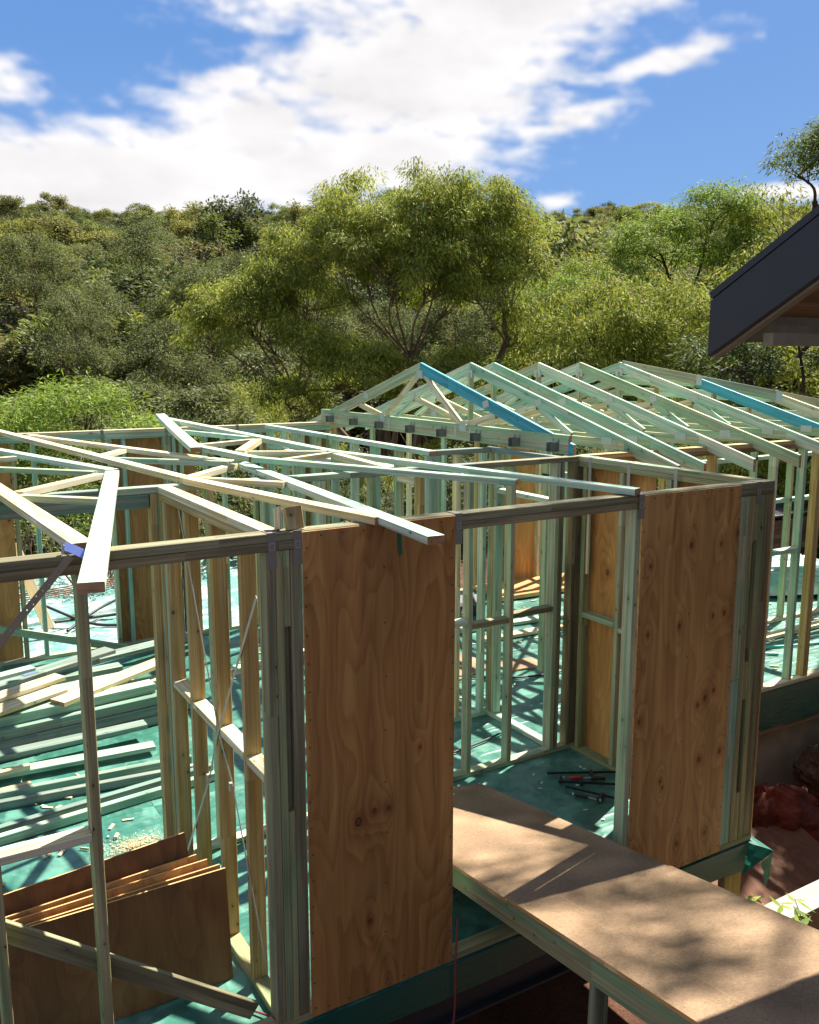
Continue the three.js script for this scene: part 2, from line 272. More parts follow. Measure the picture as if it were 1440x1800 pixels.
//@@PART2
// ------------------------------------------------------------------ setting: ground, floor platform
const smooth = (a, b, x) => ss(a, b, x);
function groundY(x, z) {
  const az = Math.atan2(x, -z) / R, d = Math.hypot(x, z);
  let y = -1.35;
  const terrace = smooth(-2.6, -1.0, z) * smooth(0.4, 2.2, -z < 0 ? 2.2 : x + 2.4 + Math.max(0, z + 1));   // bank up to the old house
  y = mix(y, 0.75, smooth(-2.5, -1.2, z));
  const back = smooth(-10.4, -11.3, z) ; y = mix(y, -0.12, back);
  y = mix(y, -0.10, smooth(11.5, 13.5, x) * smooth(-5.4, -6.6, z));
  y = mix(y, -4.2 - 2.0 * fbm(x * 0.03 + 9, z * 0.03, 3, 4), smooth(-15.2, -24, z));
  const hill = smooth(44, 215, d) * (Math.cos((az - 32) * R) * 0.5 + 0.5);
  const ridge = 32.5 + 0.8 * Math.sin(az * 0.31 + 0.5) + 2.0 * (fbm(az * 0.15 + 5, 3, 3, 8) - 0.5) + 1.0 * smooth(20, 8, Math.abs(az - 13));
  y += hill * ridge * (z < 0 ? 1 : 0.9) + smooth(30, 120, d) * 5 * (fbm(x * 0.02, z * 0.02, 4, 12) - 0.5);
  y -= 30 * smooth(260, 700, d);
  if (d < 30) y += 0.10 * (fbm(x * 1.3, z * 1.3, 4, 2) - 0.5) * (z > -11 && z < -2.6 ? 1 : 0.3);
  return y;
}
{
  const pos = [], uv = [], idx = [], NA = 200, rings = [];
  for (let d = 0; d < 22; d += 0.45) rings.push(d); for (let d = 22; d < 1800; d *= 1.06) rings.push(d);
  for (const d of rings) for (let k = 0; k <= NA; k++) { const a = (k / NA) * 2 * Math.PI, x = 4 + Math.sin(a) * d, z = -6 - Math.cos(a) * d; pos.push(x, groundY(x, z), z); uv.push(x / 3, z / 3); }
  for (let i = 0; i + 1 < rings.length; i++) for (let k = 0; k < NA; k++) { const a = i * (NA + 1) + k, b = a + NA + 1; idx.push(a, a + 1, b, b, a + 1, b + 1); }
  const g = new THREE.BufferGeometry(); g.setAttribute('position', new THREE.Float32BufferAttribute(pos, 3)); g.setAttribute('uv', new THREE.Float32BufferAttribute(uv, 2)); g.setIndex(idx); g.computeVertexNormals();
  const N = g.attributes.normal; if (N.getY(5000) < 0) { const I = g.index; for (let i = 0; i < I.count; i += 3) { const t = I.getX(i); I.setX(i, I.getX(i + 1)); I.setX(i + 1, t); } g.computeVertexNormals(); }
  struct('ground', g, M.earth);
}
// the floor platform, wrapped in green film: two rectangles with shallow wrinkles
function filmSheet(x0, x1, z0, z1, y, seed, amp = 0.008) {
  const nx = Math.round((x1 - x0) / 0.09), nz = Math.round((z1 - z0) / 0.09), g = new THREE.PlaneGeometry(x1 - x0, z1 - z0, nx, nz); g.rotateX(-Math.PI / 2); g.translate((x0 + x1) / 2, y, (z0 + z1) / 2);
  const P = g.attributes.position, U = g.attributes.uv;
  for (let i = 0; i < P.count; i++) { const x = P.getX(i), z = P.getZ(i), q = 1 - Math.abs(2 * vn(x * 1.4 + 1.5 * vn(x, z, 3), z * 4.2, seed) - 1), q2 = 1 - Math.abs(2 * vn(x * 5 + z * 2, z * 1.6 - x, seed + 2) - 1); P.setY(i, y + amp * (q ** 6 + 0.6 * q2 ** 8)); U.setXY(i, x / 1.7, z / 1.7); }
  g.computeVertexNormals(); return g;
}
{
  const a = filmSheet(-4, 5.39, -11.14, -3.995, 0.004, 5), b = filmSheet(5.39, 13.5, -11.14, -5.93, 0.004, 8);
  const slab = [plain(-4, 5.39, -0.06, 0.0, -11.14, -3.995), plain(5.39, 13.5, -0.06, 0.0, -11.14, -5.93)];
  struct('floor', mergeGeometries([a, b, ...slab].map((g) => g.toNonIndexed())), M.film);
}
function skirt(x0, x1, z, y0, y1, seed) {                         // film hanging over a floor edge, gently rippled
  const g = new THREE.PlaneGeometry(x1 - x0, y1 - y0, Math.round((x1 - x0) / 0.06), 5); g.translate((x0 + x1) / 2, (y0 + y1) / 2, z);
  const P = g.attributes.position, U = g.attributes.uv;
  for (let i = 0; i < P.count; i++) { const x = P.getX(i), y = P.getY(i), t = (y1 - y) / (y1 - y0); P.setZ(i, z + 0.006 + t * 0.014 * vn(x * 5, y * 3, seed)); if (t > 0.9) P.setY(i, y - 0.02 * vn(x * 3, 0, seed + 1)); U.setXY(i, x, y * 2); }
  g.computeVertexNormals(); return g;
}
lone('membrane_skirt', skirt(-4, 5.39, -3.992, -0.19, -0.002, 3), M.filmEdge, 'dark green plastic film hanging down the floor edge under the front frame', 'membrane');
{ // right-hand edge with its brown bearer strip below
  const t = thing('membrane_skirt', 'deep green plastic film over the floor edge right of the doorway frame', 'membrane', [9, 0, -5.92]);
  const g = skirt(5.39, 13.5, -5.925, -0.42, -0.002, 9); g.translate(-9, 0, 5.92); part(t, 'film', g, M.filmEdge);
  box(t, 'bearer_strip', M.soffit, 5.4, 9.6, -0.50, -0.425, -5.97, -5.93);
}
{ const b = thing('floor_beam', 'dark steel beam carrying the floor under the front frame', 'steel beam', [1, -0.4, -4.1]); box(b, 'flange', M.steel, -4, 5.0, -0.225, -0.205, -4.16, -4.04); box(b, 'web', M.steel, -4, 5.0, -0.44, -0.226, -4.105, -4.095); box(b, 'lower_flange', M.steel, -4, 5.0, -0.46, -0.441, -4.16, -4.04); }
{ const b = thing('floor_post', 'short pale timber post under the right front floor corner', 'post', [5.27, -0.6, -4.05]); box(b, 'post_half', M.tan, 5.17, 5.268, -1.3, -0.205, -4.10, -4.04); box(b, 'post_half', M.tan, 5.27, 5.36, -1.3, -0.205, -4.10, -4.04); }
{ const t = thing('rendered_wall', 'beige rendered foundation wall below the right floor edge', 'wall', [9, -1.4, -6.1]); const g = plain(5.6, 13.5, -1.6, -0.43, -6.2, -6.02, 0.5); g.translate(-9, 1.4, 6.1); part(t, 'wall_face', g, M.render); }
{ const g = plain(-4, 5.2, -1.6, -0.5, -5.2, -5.0, 0.5); const t = thing('foundation_wall', 'dark block foundation wall set back beneath the front room', 'wall', [0, -1.4, -5.1]); g.translate(0, 1.4, 5.1); part(t, 'wall_face', g, M.render); }

// ------------------------------------------------------------------ wall frames
const TOP = 2.71;
function studX(w, x, z0, z1, mat = M.sage, y0 = 0.045, y1 = 2.62, wd = 0.045) { return box(w, 'stud', mat, x, x + wd, y0, y1, z0, z1); }
function studZ(w, z, x0, x1, mat = M.sage, y0 = 0.045, y1 = 2.62, wd = 0.045) { return box(w, 'stud', mat, x0, x1, y0, y1, z, z + wd); }
function strapTie(w, x, z, y0, y1, face = 'z', wd = 0.045) {       // a galvanised tie folded over the plates, with a square hole
  const p = w.position;
  if (face === 'z') { const g = mergeGeometries([plain(x, x + wd, y0, y1 + 0.002, z, z + 0.002), plain(x, x + wd, y1 + 0.001, y1 + 0.003, z - 0.09, z + 0.002)]); g.translate(-p.x, -p.y, -p.z); const ns = part(w, 'nail_strap', g, M.darkGalv); const h = mergeGeometries([plain(x + 0.010, x + wd - 0.010, y1 - 0.085, y1 - 0.082, z + 0.002, z + 0.004), plain(x + 0.010, x + wd - 0.010, y1 - 0.052, y1 - 0.049, z + 0.002, z + 0.004), plain(x + 0.010, x + 0.013, y1 - 0.082, y1 - 0.052, z + 0.002, z + 0.004), plain(x + wd - 0.013, x + wd - 0.010, y1 - 0.082, y1 - 0.052, z + 0.002, z + 0.004)]); h.translate(-p.x, -p.y, -p.z); part(ns, 'strap_window', h, M.galv); }
  else { const g = mergeGeometries([plain(x - 0.002, x, y0, y1 + 0.002, z, z + wd), plain(x - 0.002, x + 0.09, y1 + 0.001, y1 + 0.003, z, z + wd)]); g.translate(-p.x, -p.y, -p.z); part(w, 'nail_strap', g, M.galv); }
}
// front frame: post, jambs, two plywood panels, doorway between them
{
  const w = thing('wall_frame', 'front timber wall frame with two plywood panels beside the doorway', 'wall frame', [2, 0, -4.05]), z0 = -4.09, z1 = -4.0;
  for (const [a, b, m] of [[-3, 1.80, M.weather], [1.803, 2.695, M.weather], [2.698, 4.085, M.weather], [4.088, 5.385, M.weather]]) box(w, 'top_plate', m, a, b, 2.665, 2.71, z0, z1);
  for (const [a, b, m] of [[-3, 1.66, M.grey], [1.663, 2.72, M.weather], [2.723, 4.06, M.grey], [4.063, 5.385, M.weather]]) box(w, 'top_plate', m, a, b, 2.62, 2.6635, z0, z1);
  box(w, 'bottom_plate', M.olive, -3, 5.385, 0.006, 0.048, z0, z1);
  box(w, 'stud', M.olive, 0.716, 0.761, 0.05, 2.618, z0, z1, { label: 'lone slender stud standing at the left opening' });
  box(w, 'stud', M.olive, 0.285, 0.33, 0.05, 1.36, z0, z1);
  for (const [x, wd] of [[-2.2, 0.045], [-1.1, 0.045]]) studX(w, x, z0, z1, M.olive, 0.05, 2.618, wd);
  box(w, 'nogging', M.cream, -3, 0.714, 1.362, 1.405, z0, z1);
  // left jamb: studs with packer blocks leaving a dark slot
  studX(w, 1.597, z0, z1, M.weather, 0.05, 2.618); studX(w, 1.644, z0, z1, M.olive, 0.05, 2.618, 0.04);
  box(w, 'packer', M.olive, 1.686, 1.722, 2.23, 2.618, z0, z1 - 0.004); box(w, 'packer', M.olive, 1.686, 1.722, 0.05, 1.24, z0, z1 - 0.004); box(w, 'stud', M.weather, 1.686, 1.722, 1.244, 2.226, z0, z1 - 0.035);
  studX(w, 1.724, z0, z1, M.weather, 0.05, 2.618, 0.06);
  panel(w, M.ply1, 1.787, 2.697, 0.02, 2.703, z1 + 0.001, z1 + 0.009, 0.03);
  studX(w, 2.655, z0, z1, M.sage, 0.05, 2.618); studX(w, 2.2, z0, z1, M.sage, 0.05, 2.618);
  // right block
  box(w, 'stud', M.sage, 4.062, 4.107, 0.05, 2.618, z0, z1); panel(w, M.ply2, 4.11, 5.03, 0.02, 2.703, z1 + 0.001, z1 + 0.009, 0.02);
  studX(w, 4.55, z0, z1, M.sage, 0.05, 2.618);
  box(w, 'stud', M.teal, 5.036, 5.14, 0.05, 1.30, z0, z1 - 0.004); box(w, 'stud', M.sage, 5.036, 5.14, 1.304, 2.618, z0, z1 - 0.004); box(w, 'stud', M.olive, 5.143, 5.188, 0.05, 2.618, z0, z1);
  box(w, 'stud', M.grey, 5.191, 5.236, 0.05, 2.618, z0, z1 - 0.045);
  for (const [a, b] of [[0.05, 0.42], [1.14, 1.42], [2.30, 2.618]]) box(w, 'packer', M.olive, 5.191, 5.236, a, b, z1 - 0.0435, z1 - 0.003);
  box(w, 'stud', M.olive, 5.239, 5.284, 0.05, 2.618, z0, z1); box(w, 'stud', M.weather, 5.29, 5.384, 0.05, 2.618, z0, z1 - 0.01);
  strapTie(w, 1.606, z1, 2.53, 2.71); strapTie(w, 1.742, z1, 2.54, 2.71); strapTie(w, 2.70, z1, 2.54, 2.71); strapTie(w, 4.072, z1 + 0.011, 2.56, 2.71); strapTie(w, 5.20, z1, 2.56, 2.71);
}
// side wall of the left room, with its crossed steel straps
{
  const w = thing('wall_frame', 'short side wall frame crossed by two steel braces left of the plywood', 'wall frame', [1.65, 0, -5]), x0 = 1.61, x1 = 1.70;
  box(w, 'top_plate', M.cream, x0, x1, 2.666, 2.71, -5.915, -4.094); box(w, 'top_plate', M.tan, x0, x1, 2.622, 2.6645, -5.915, -4.094); box(w, 'bottom_plate', M.olive, x0, x1, 0.006, 0.048, -5.915, -4.094);
  for (const [z, m] of [[-4.145, M.tan], [-4.445, M.tan], [-4.90, M.tan], [-5.39, M.tan], [-5.80, M.tan]]) studZ(w, z, x0, x1, m, 0.05, 2.62);
  studZ(w, -5.85, x0 + 0.004, x1, M.teal, 0.05, 2.62); studZ(w, -5.905, x0, x1, M.tan, 0.05, 2.62, 0.05);
  for (const [a, b, y] of [[-4.398, -4.148, 1.405], [-4.853, -4.448, 1.412], [-5.343, -4.903, 1.402], [-5.753, -5.393, 1.41]]) box(w, 'nogging', M.cream, x0, x1, y - 0.045, y, a, b);
  const st = (pts, nm) => { for (let i = 0; i + 1 < pts.length; i++) stick(w, nm, M.galv, [x0 - 0.004 - 0.003 * (pts === s2), pts[i][1], pts[i][0]], [x0 - 0.004 - 0.003 * (pts === s2), pts[i + 1][1], pts[i + 1][0]], 0.022, 0.0015, { up: [1, 0, 0], c: 0.0003, end: M.galv }); };
  const s1 = [[-5.45, 2.62], [-4.83, 1.37], [-4.62, 1.14], [-4.2, 0.30]], s2 = [[-4.16, 2.36], [-4.86, 1.36], [-5.03, 1.02], [-5.62, 0.2]];
  st(s1, 'steel_brace'); st(s2, 'steel_brace');
  for (const [z, y] of [[-4.62, 1.14], [-5.03, 1.02]]) box(w, 'strap_tensioner', M.galv, x0 - 0.026, x0 - 0.009, y - 0.025, y + 0.025, z - 0.012, z + 0.012, { end: M.galv });
}
// long cross wall behind the front rooms
{
  const w = thing('wall_frame', 'long cross wall frame of bare studs behind the front rooms', 'wall frame', [2, 0, -5.96]), z0 = -6.01, z1 = -5.92;
  for (const [a, b, m] of [[-3, 1.25, M.slate], [1.253, 3.05, M.teal], [3.053, 4.2, M.slate], [4.203, 5.285, M.weather]]) box(w, 'top_plate', m, a, b, 2.666, 2.71, z0, z1);
  box(w, 'lintel', M.slate, -3, 1.55, 2.57, 2.664, z0 + 0.01, z1 - 0.004); box(w, 'bottom_plate', M.aqua, -3, 4.0, 0.006, 0.048, z0, z1); box(w, 'bottom_plate', M.sage, 4.003, 5.285, 0.006, 0.048, z0, z1);
  const ms = [M.tan, M.teal, M.sage, M.teal, M.aqua, M.sage]; let i = 0;
  for (const x of [1.56, 1.606, 1.95, 2.36, 2.80, 3.23, 3.66]) studX(w, x, z0, z1, ms[i++ % 6], 0.05, 2.664);
  studX(w, 4.135, z0, z1, M.sage, 0.05, 2.664); studX(w, 4.565, z0, z1, M.sage, 0.05, 2.664); box(w, 'stud', M.sage, 5.045, 5.09, 0.05, 2.664, z0, z1); box(w, 'stud', M.weather, 5.094, 5.14, 0.05, 2.664, z0, z1); studX(w, 5.24, z0, z1, M.grey, 0.05, 2.664);
  box(w, 'nogging', M.weather, 4.182, 4.563, 1.315, 1.36, z0, z1); box(w, 'nogging', M.weather, 4.612, 5.043, 1.345, 1.39, z0, z1);
  for (const [a, b] of [[1.997, 2.358], [2.407, 2.798], [2.847, 3.228], [3.277, 3.658], [3.707, 4.133]]) box(w, 'nogging', M.aqua, a, b, 1.33 + 0.03 * Math.sin(a * 9), 1.375 + 0.03 * Math.sin(a * 9), z0, z1);
}
// right-hand wall of the doorway bay
{
  const w = thing('wall_frame', 'side wall frame sheeted outside in plywood on the right of the doorway bay', 'wall frame', [5.33, 0, -5]), x0 = 5.29, x1 = 5.38;
  box(w, 'top_plate', M.sage, x0, x1, 2.667, 2.712, -5.98, -4.80); box(w, 'top_plate', M.olive, x0, x1, 2.667, 2.711, -4.797, -4.094); box(w, 'top_plate', M.olive, x0, x1, 2.622, 2.6655, -5.98, -4.094); box(w, 'bottom_plate', M.olive, x0, x1, 0.006, 0.048, -5.98, -4.094);
  for (const [z, m] of [[-5.98, M.grey], [-5.86, M.olive], [-5.415, M.sage], [-4.90, M.sage], [-4.5, M.sage], [-4.14, M.sage]]) studZ(w, z, x0, x1, m, 0.05, 2.62);
  for (const [a, b, y] of [[-5.812, -5.418, 1.33], [-5.367, -5.2, 1.30]]) box(w, 'nogging', M.sage, x0, x1, y - 0.045, y, a, b);
  panel(w, M.ply3, x1 + 0.001, x1 + 0.009, 0.02, 2.66, -5.99, -5.10, 0.1); panel(w, M.ply3, x1 + 0.001, x1 + 0.009, 0.02, 2.66, -4.94, -4.0, 0.4);
  for (const z of [-5.79, -5.33, -4.83]) strapTie(w, x0, z, 2.44, 2.712, 'x', 0.035);
  stick(w, 'off_cut_strip', M.cream, [x0 + 0.02, 1.68, -5.79], [x0 + 0.03, 2.5, -5.80], 0.03, 0.02, { up: [1, 0, 0] });
}
// inner partition running back, and the cupboard walls behind the bay
{
  const w = thing('wall_frame', 'teal partition frame running back through the middle of the house', 'wall frame', [4.45, 0, -8.8]), x0 = 4.40, x1 = 4.49;
  box(w, 'top_plate', M.aqua, x0, x1, 2.664, 2.71, -10.95, -6.96); box(w, 'bottom_plate', M.aqua, x0, x1, 0.006, 0.048, -10.95, -6.96);
  let i = 0; for (let z = -10.9; z < -7.2; z += 0.47, i++) { studZ(w, z, x0, x1, [M.teal, M.aqua, M.teal, M.sage][i % 4], 0.05, 2.662); box(w, 'nogging', i % 3 ? M.cream : M.aqua, x0 + 0.005, x1 - 0.005, 2.42 - 0.06 * (i % 2), 2.50 - 0.06 * (i % 2), z + 0.047, z + 0.468); }
  studZ(w, -7.05, x0, x1, M.aqua, 0.05, 2.662); studZ(w, -7.0, x0, x1, M.teal, 0.05, 2.662, 0.04);
}
{
  const w = thing('wall_frame', 'short cupboard wall frame joining the partition behind the bay', 'wall frame', [4.8, 0, -7.0]);
  box(w, 'top_plate', M.slate, 4.492, 5.19, 2.664, 2.71, -7.05, -6.96); box(w, 'bottom_plate', M.aqua, 4.492, 5.19, 0.006, 0.048, -7.05, -6.96);
  for (const [x, m] of [[4.494, M.sage], [4.72, M.cream], [5.02, M.aqua], [5.145, M.teal]]) studX(w, x, -7.05, -6.96, m, 0.05, 2.662);
  box(w, 'nogging', M.cream, 4.768, 5.018, 2.38, 2.47, -7.04, -6.97);
}
{
  const w = thing('wall_frame', 'narrow return wall frame directly behind the bay back wall', 'wall frame', [5.15, 0, -6.5]), x0 = 5.10, x1 = 5.19;
  box(w, 'top_plate', M.slate, x0, x1, 2.664, 2.71, -6.957, -6.013); box(w, 'bottom_plate', M.aqua, x0, x1, 0.006, 0.05, -6.957, -6.013);
  for (const [z, m] of [[-6.95, M.tan], [-6.90, M.teal], [-6.09, M.aqua]]) studZ(w, z, x0, x1, m, 0.052, 2.662);
  box(w, 'nogging', M.aqua, x0, x1, 2.28, 2.325, -6.85, -6.095);
}
// back wall of the left part
{
  const w = thing('wall_frame', 'back wall frame with brown plywood panels and open gaps to the bush', 'wall frame', [2, 0, -11.1]), z0 = -11.14, z1 = -11.05;
  for (const [a, b] of [[-3, 1.9], [1.903, 3.6], [3.603, 5.385]]) { box(w, 'top_plate', M.cream, a, b, 2.667, 2.71, z0, z1); box(w, 'top_plate', M.teal, a, b, 2.60, 2.6655, z0, z1); }
  box(w, 'bottom_plate', M.sage, -3, 5.385, 0.006, 0.048, z0, z1);
  let i = 0; for (const x of [-2.2, -1.3, -0.4, 0.5, 1.36, 1.58, 2.44, 2.60, 3.10, 3.15, 3.21, 3.30, 3.62, 3.86, 4.28, 4.36, 4.85, 4.96, 5.10, 5.33]) studX(w, x, z0, z1, [M.teal, M.sage, M.teal, M.sage, M.olive][i++ % 5], 0.05, 2.598);
  panel(w, M.ply3, -0.4, 1.35, 0.02, 2.60, z0 - 0.009, z0 - 0.001, 0.0); panel(w, M.ply1, 2.45, 3.30, 0.02, 2.60, z0 - 0.009, z0 - 0.001, 0.2); panel(w, M.ply1, 3.31, 3.52, 0.02, 2.60, z0 - 0.009, z0 - 0.001, 0.5); panel(w, M.ply1, 4.3, 4.5, 0.02, 2.6, z0 - 0.009, z0 - 0.001, 0.1); panel(w, M.ply1, 4.86, 5.36, 0.02, 2.6, z0 - 0.009, z0 - 0.001, 0.4);
  for (const x of [2.36, 3.13, 4.05]) strapTie(w, x, z1, 2.5, 2.71, 'z', 0.035);
}
stickThing('brace', M.sage, [0.4, 0.70, -10.98], [2.5, -0.0 + 0.03, -10.9], 0.04, 0.09, 'pale green diagonal brace leaning along the back wall on the left', 'brace');
// right-hand building: front and back wall
{
  const w = thing('wall_frame', 'right front wall frame of tall studs under the rafter tails', 'wall frame', [9, 0, -5.99]), z0 = -6.03, z1 = -5.94;
  box(w, 'top_plate', M.tan, 5.39, 8.6, 2.667, 2.71, z0, z1); box(w, 'top_plate', M.tan, 8.603, 13.4, 2.667, 2.71, z0, z1); box(w, 'top_plate', M.soffit, 5.39, 13.4, 2.622, 2.6655, z0, z1); box(w, 'bottom_plate', M.cream, 5.39, 13.4, 0.006, 0.05, z0, z1 + 0.02);
  for (const [x, m] of [[5.5, M.sage], [5.75, M.tan], [6.2, M.tan], [6.62, M.tan], [7.05, M.tan], [8.70, M.tan], [8.747, M.tan], [9.3, M.sage], [9.8, M.tan], [10.3, M.tan], [11, M.tan], [12, M.tan]]) studX(w, x, z0, z1, m, 0.052, 2.62);
  studX(w, 7.99, z0, z1, M.aqua, 0.052, 2.62); studX(w, 8.46, z0, z1, M.teal, 0.052, 2.62);
  box(w, 'nogging', M.aqua, 8.037, 8.458, 1.50, 1.545, z0, z1);
}
{
  const w = thing('wall_frame', 'inner frame of teal studs and rails seen past the right corner', 'wall frame', [9, 0, -7.6]), z0 = -7.64, z1 = -7.55;
  box(w, 'top_plate', M.teal, 6.3, 13.4, 2.664, 2.71, z0, z1); box(w, 'bottom_plate', M.cream, 8.6, 13.4, 0.006, 0.05, z0, z1); box(w, 'nogging', M.aqua, 6.3, 13.4, 2.26, 2.31, z0, z1); box(w, 'nogging', M.aqua, 9.2, 13.4, 1.66, 1.71, z0, z1);
  for (const [x, m] of [[6.3, M.sage], [7.2, M.aqua], [8.1, M.tan], [9.75, M.teal], [10.5, M.sage], [11.4, M.teal]]) studX(w, x, z0, z1, m, 0.052, 2.662);
}
{
  const w = thing('wall_frame', 'far back wall frame beneath the roof trusses', 'wall frame', [9, 0, -11.1]), z0 = -11.14, z1 = -11.05;
  box(w, 'top_plate', M.tan, 5.39, 13.4, 2.667, 2.71, z0, z1); box(w, 'top_plate', M.sage, 5.39, 13.4, 2.622, 2.6655, z0, z1); box(w, 'bottom_plate', M.sage, 5.39, 13.4, 0.006, 0.05, z0, z1);
  let i = 0; for (let x = 5.45; x < 13.3; x += 0.6, i++) studX(w, x, z0, z1, [M.tan, M.sage, M.cream, M.teal][i % 4], 0.052, 2.62);
  panel(w, M.ply3, 8.3, 9.2, 0.02, 2.6, z0 - 0.009, z0 - 0.001, 0);
}

// ------------------------------------------------------------------ standing roof trusses
const RZ = -8.55, RY = 3.51, SL = 0.276;                           // ridge line and slope
const roofY = (z) => RY - SL * Math.abs(z - RZ);
function nailPlate(t, x, y, z, w = 0.10, h = 0.085, rot = 0) { const g = new THREE.BoxGeometry(0.002, h, w); const U = g.attributes.uv; for (let i = 0; i < U.count; i++) U.setXY(i, U.getX(i) * w / 0.05, U.getY(i) * h / 0.05); g.rotateX(rot); g.translate(x, y - t.position.y, z - t.position.z); part(t, 'nail_plate', g, M.plate); }
function roofTruss(x, o) {
  const t = thing('roof_truss', o.label, 'roof truss', [x, TOP, -6], 'roof trusses over the right-hand rooms'), dp = 0.118, T = 0.035;
  const P = (y, z) => [x, y, z], cz = Math.atan(SL), vd = dp / Math.cos(cz);                     // vertical depth of a sloping chord
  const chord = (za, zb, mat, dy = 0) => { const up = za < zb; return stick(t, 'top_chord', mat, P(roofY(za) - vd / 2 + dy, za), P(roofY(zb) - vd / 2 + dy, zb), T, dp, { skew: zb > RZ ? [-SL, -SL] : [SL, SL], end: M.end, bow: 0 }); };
  const zf = o.front ?? -5.40, zb = -11.7, bd = o.deep ? 0.17 : 0.09;
  const cut = o.cut;                                               // truncated: flat top between the hips
  if (!cut) { chord(RZ, zf, o.mat ?? M.teal); stick(t, 'top_chord', o.mat2 ?? M.sage, P(roofY(zb) - vd / 2, zb), P(RY - vd / 2, RZ - 0.001), T, dp, { skew: [SL, SL] }); }
  else {
    const h = RY - SL * cut; chord(RZ + cut, zf, o.mat ?? M.teal); stick(t, 'top_chord', M.sage, P(roofY(zb) - vd / 2, zb), P(h - vd / 2, RZ - cut), T, dp, { skew: [SL, SL] });
    stick(t, 'flat_chord', M.aqua, P(h - vd / 2, RZ - cut + 0.01), P(h - vd / 2, RZ + cut - 0.01), T, dp);
  }
  stick(t, 'bottom_chord', o.low ?? M.sage, P(TOP + bd / 2 + 0.001, -11.1), P(TOP + bd / 2 + 0.001, -6.05), T + 0.004, bd);
  const n1 = -9.4, n2 = -7.7, yb = TOP + bd + 0.001, web = (y0, z0, y1, z1, m = M.cream) => stick(t, 'web', m, P(y0, z0), P(y1, z1), T - 0.003, 0.065);
  if (!cut) {
    const pk = RY - vd;
    if (o.deep) { web(yb, n1 - 0.06, roofY(-10.0) - vd, -10.0); web(yb, n1 + 0.06, pk - 0.0, RZ - 0.05); web(yb, n2 - 0.06, pk, RZ + 0.05); web(yb, n2 + 0.07, roofY(-7.15) - vd, -7.15); }
    else { web(yb, RZ, pk - 0.002, RZ, M.sage); web(yb, RZ - 0.08, roofY(-9.75) - vd, -9.75); web(yb, RZ + 0.08, roofY(-7.35) - vd, -7.35); web(yb, -10.3, roofY(-9.8) - vd, -9.8, M.aqua); web(yb, -6.8, roofY(-7.3) - vd, -7.3, M.aqua); nailPlate(t, -T / 2 - 0.0045, yb - 0.01, RZ, 0.13, 0.1); }
    nailPlate(t, -T / 2 - 0.0045, RY - 0.13, RZ, 0.12, 0.09); nailPlate(t, -T / 2 - 0.0045, roofY(-7.3) - 0.06, -7.3, 0.10, 0.07, -cz); nailPlate(t, -T / 2 - 0.0045, roofY(-9.8) - 0.06, -9.8, 0.10, 0.07, cz);
  } else { for (const z of [RZ, -7.6, -9.5]) if (Math.abs(z - RZ) < 2.5) web(yb, z, Math.min(roofY(z), RY - SL * cut) - vd, z, M.tan); nailPlate(t, -T / 2 - 0.0045, RY - SL * cut - 0.04, RZ + cut + 0.05, 0.12, 0.12); }
  nailPlate(t, -T / 2 - 0.0045, TOP + 0.075, -6.28, 0.14, 0.07); nailPlate(t, -T / 2 - 0.0045, TOP + 0.075, -10.85, 0.14, 0.07);
  if (o.deep) {
    for (const z of [-10.75, -10.08, -9.42, -8.70, -8.05, -7.42, -6.78, -6.22]) {
      const X = -T / 2 - 0.003, g = mergeGeometries([plain(X - 0.002, X, TOP + 0.02 - t.position.y, TOP + 0.13 - t.position.y, z - 0.045 - t.position.z, z - 0.028 - t.position.z), plain(X - 0.002, X, TOP + 0.02 - t.position.y, TOP + 0.13 - t.position.y, z + 0.028 - t.position.z, z + 0.045 - t.position.z), plain(X - 0.085, X - 0.002, TOP + 0.02 - t.position.y, TOP + 0.10 - t.position.y, z - 0.030 - t.position.z, z - 0.028 - t.position.z), plain(X - 0.085, X - 0.002, TOP + 0.02 - t.position.y, TOP + 0.10 - t.position.y, z + 0.028 - t.position.z, z + 0.030 - t.position.z), plain(X - 0.085, X - 0.002, TOP + 0.018 - t.position.y, TOP + 0.02 - t.position.y, z - 0.028 - t.position.z, z + 0.028 - t.position.z)]);
      part(t, 'joist_hanger', g, M.hanger);
    }
    for (const z of [n1, n2]) nailPlate(t, -T / 2 - 0.0045, yb - 0.02, z, 0.11, 0.11);
    for (const z of [n1 + 0.16, n2 - 0.14, n2 + 0.14]) nailPlate(t, -T / 2 - 0.0045, TOP + 0.085, z, 0.03, 0.13);
  }
  return t;
}
roofTruss(5.30, { deep: true, front: -5.99, mat: M.blue, mat2: M.sage, low: M.sage, label: 'nearest gable truss with bright blue front chord and a row of joist hangers' });
roofTruss(5.97, { mat: M.teal, mat2: M.aqua, label: 'second roof truss, just behind the blue-fronted gable truss' });
roofTruss(6.30, { mat: M.teal, mat2: M.aqua, label: 'third roof truss from the gable, set close to the second' });
roofTruss(6.96, { mat: M.aqua, mat2: M.sage, label: 'fourth roof truss from the gable with pale green chords' });
roofTruss(7.62, { mat: M.sage, mat2: M.aqua, label: 'fifth roof truss from the gable, next to last full peak' });
roofTruss(8.29, { mat: M.aqua, mat2: M.teal, label: 'last full-height roof truss where the hip rafter begins' });
roofTruss(8.95, { cut: 0.66, mat: M.blue, mat2: M.blue, label: 'flat-topped hip truss with a bright blue front chord at right' });
roofTruss(9.62, { cut: 1.33, mat: M.cream, label: 'flat-topped hip truss with a cream front chord, next after the blue one' });
roofTruss(10.6, { cut: 2.3, mat: M.sage, label: 'lowest flat-topped hip truss at the right edge' });
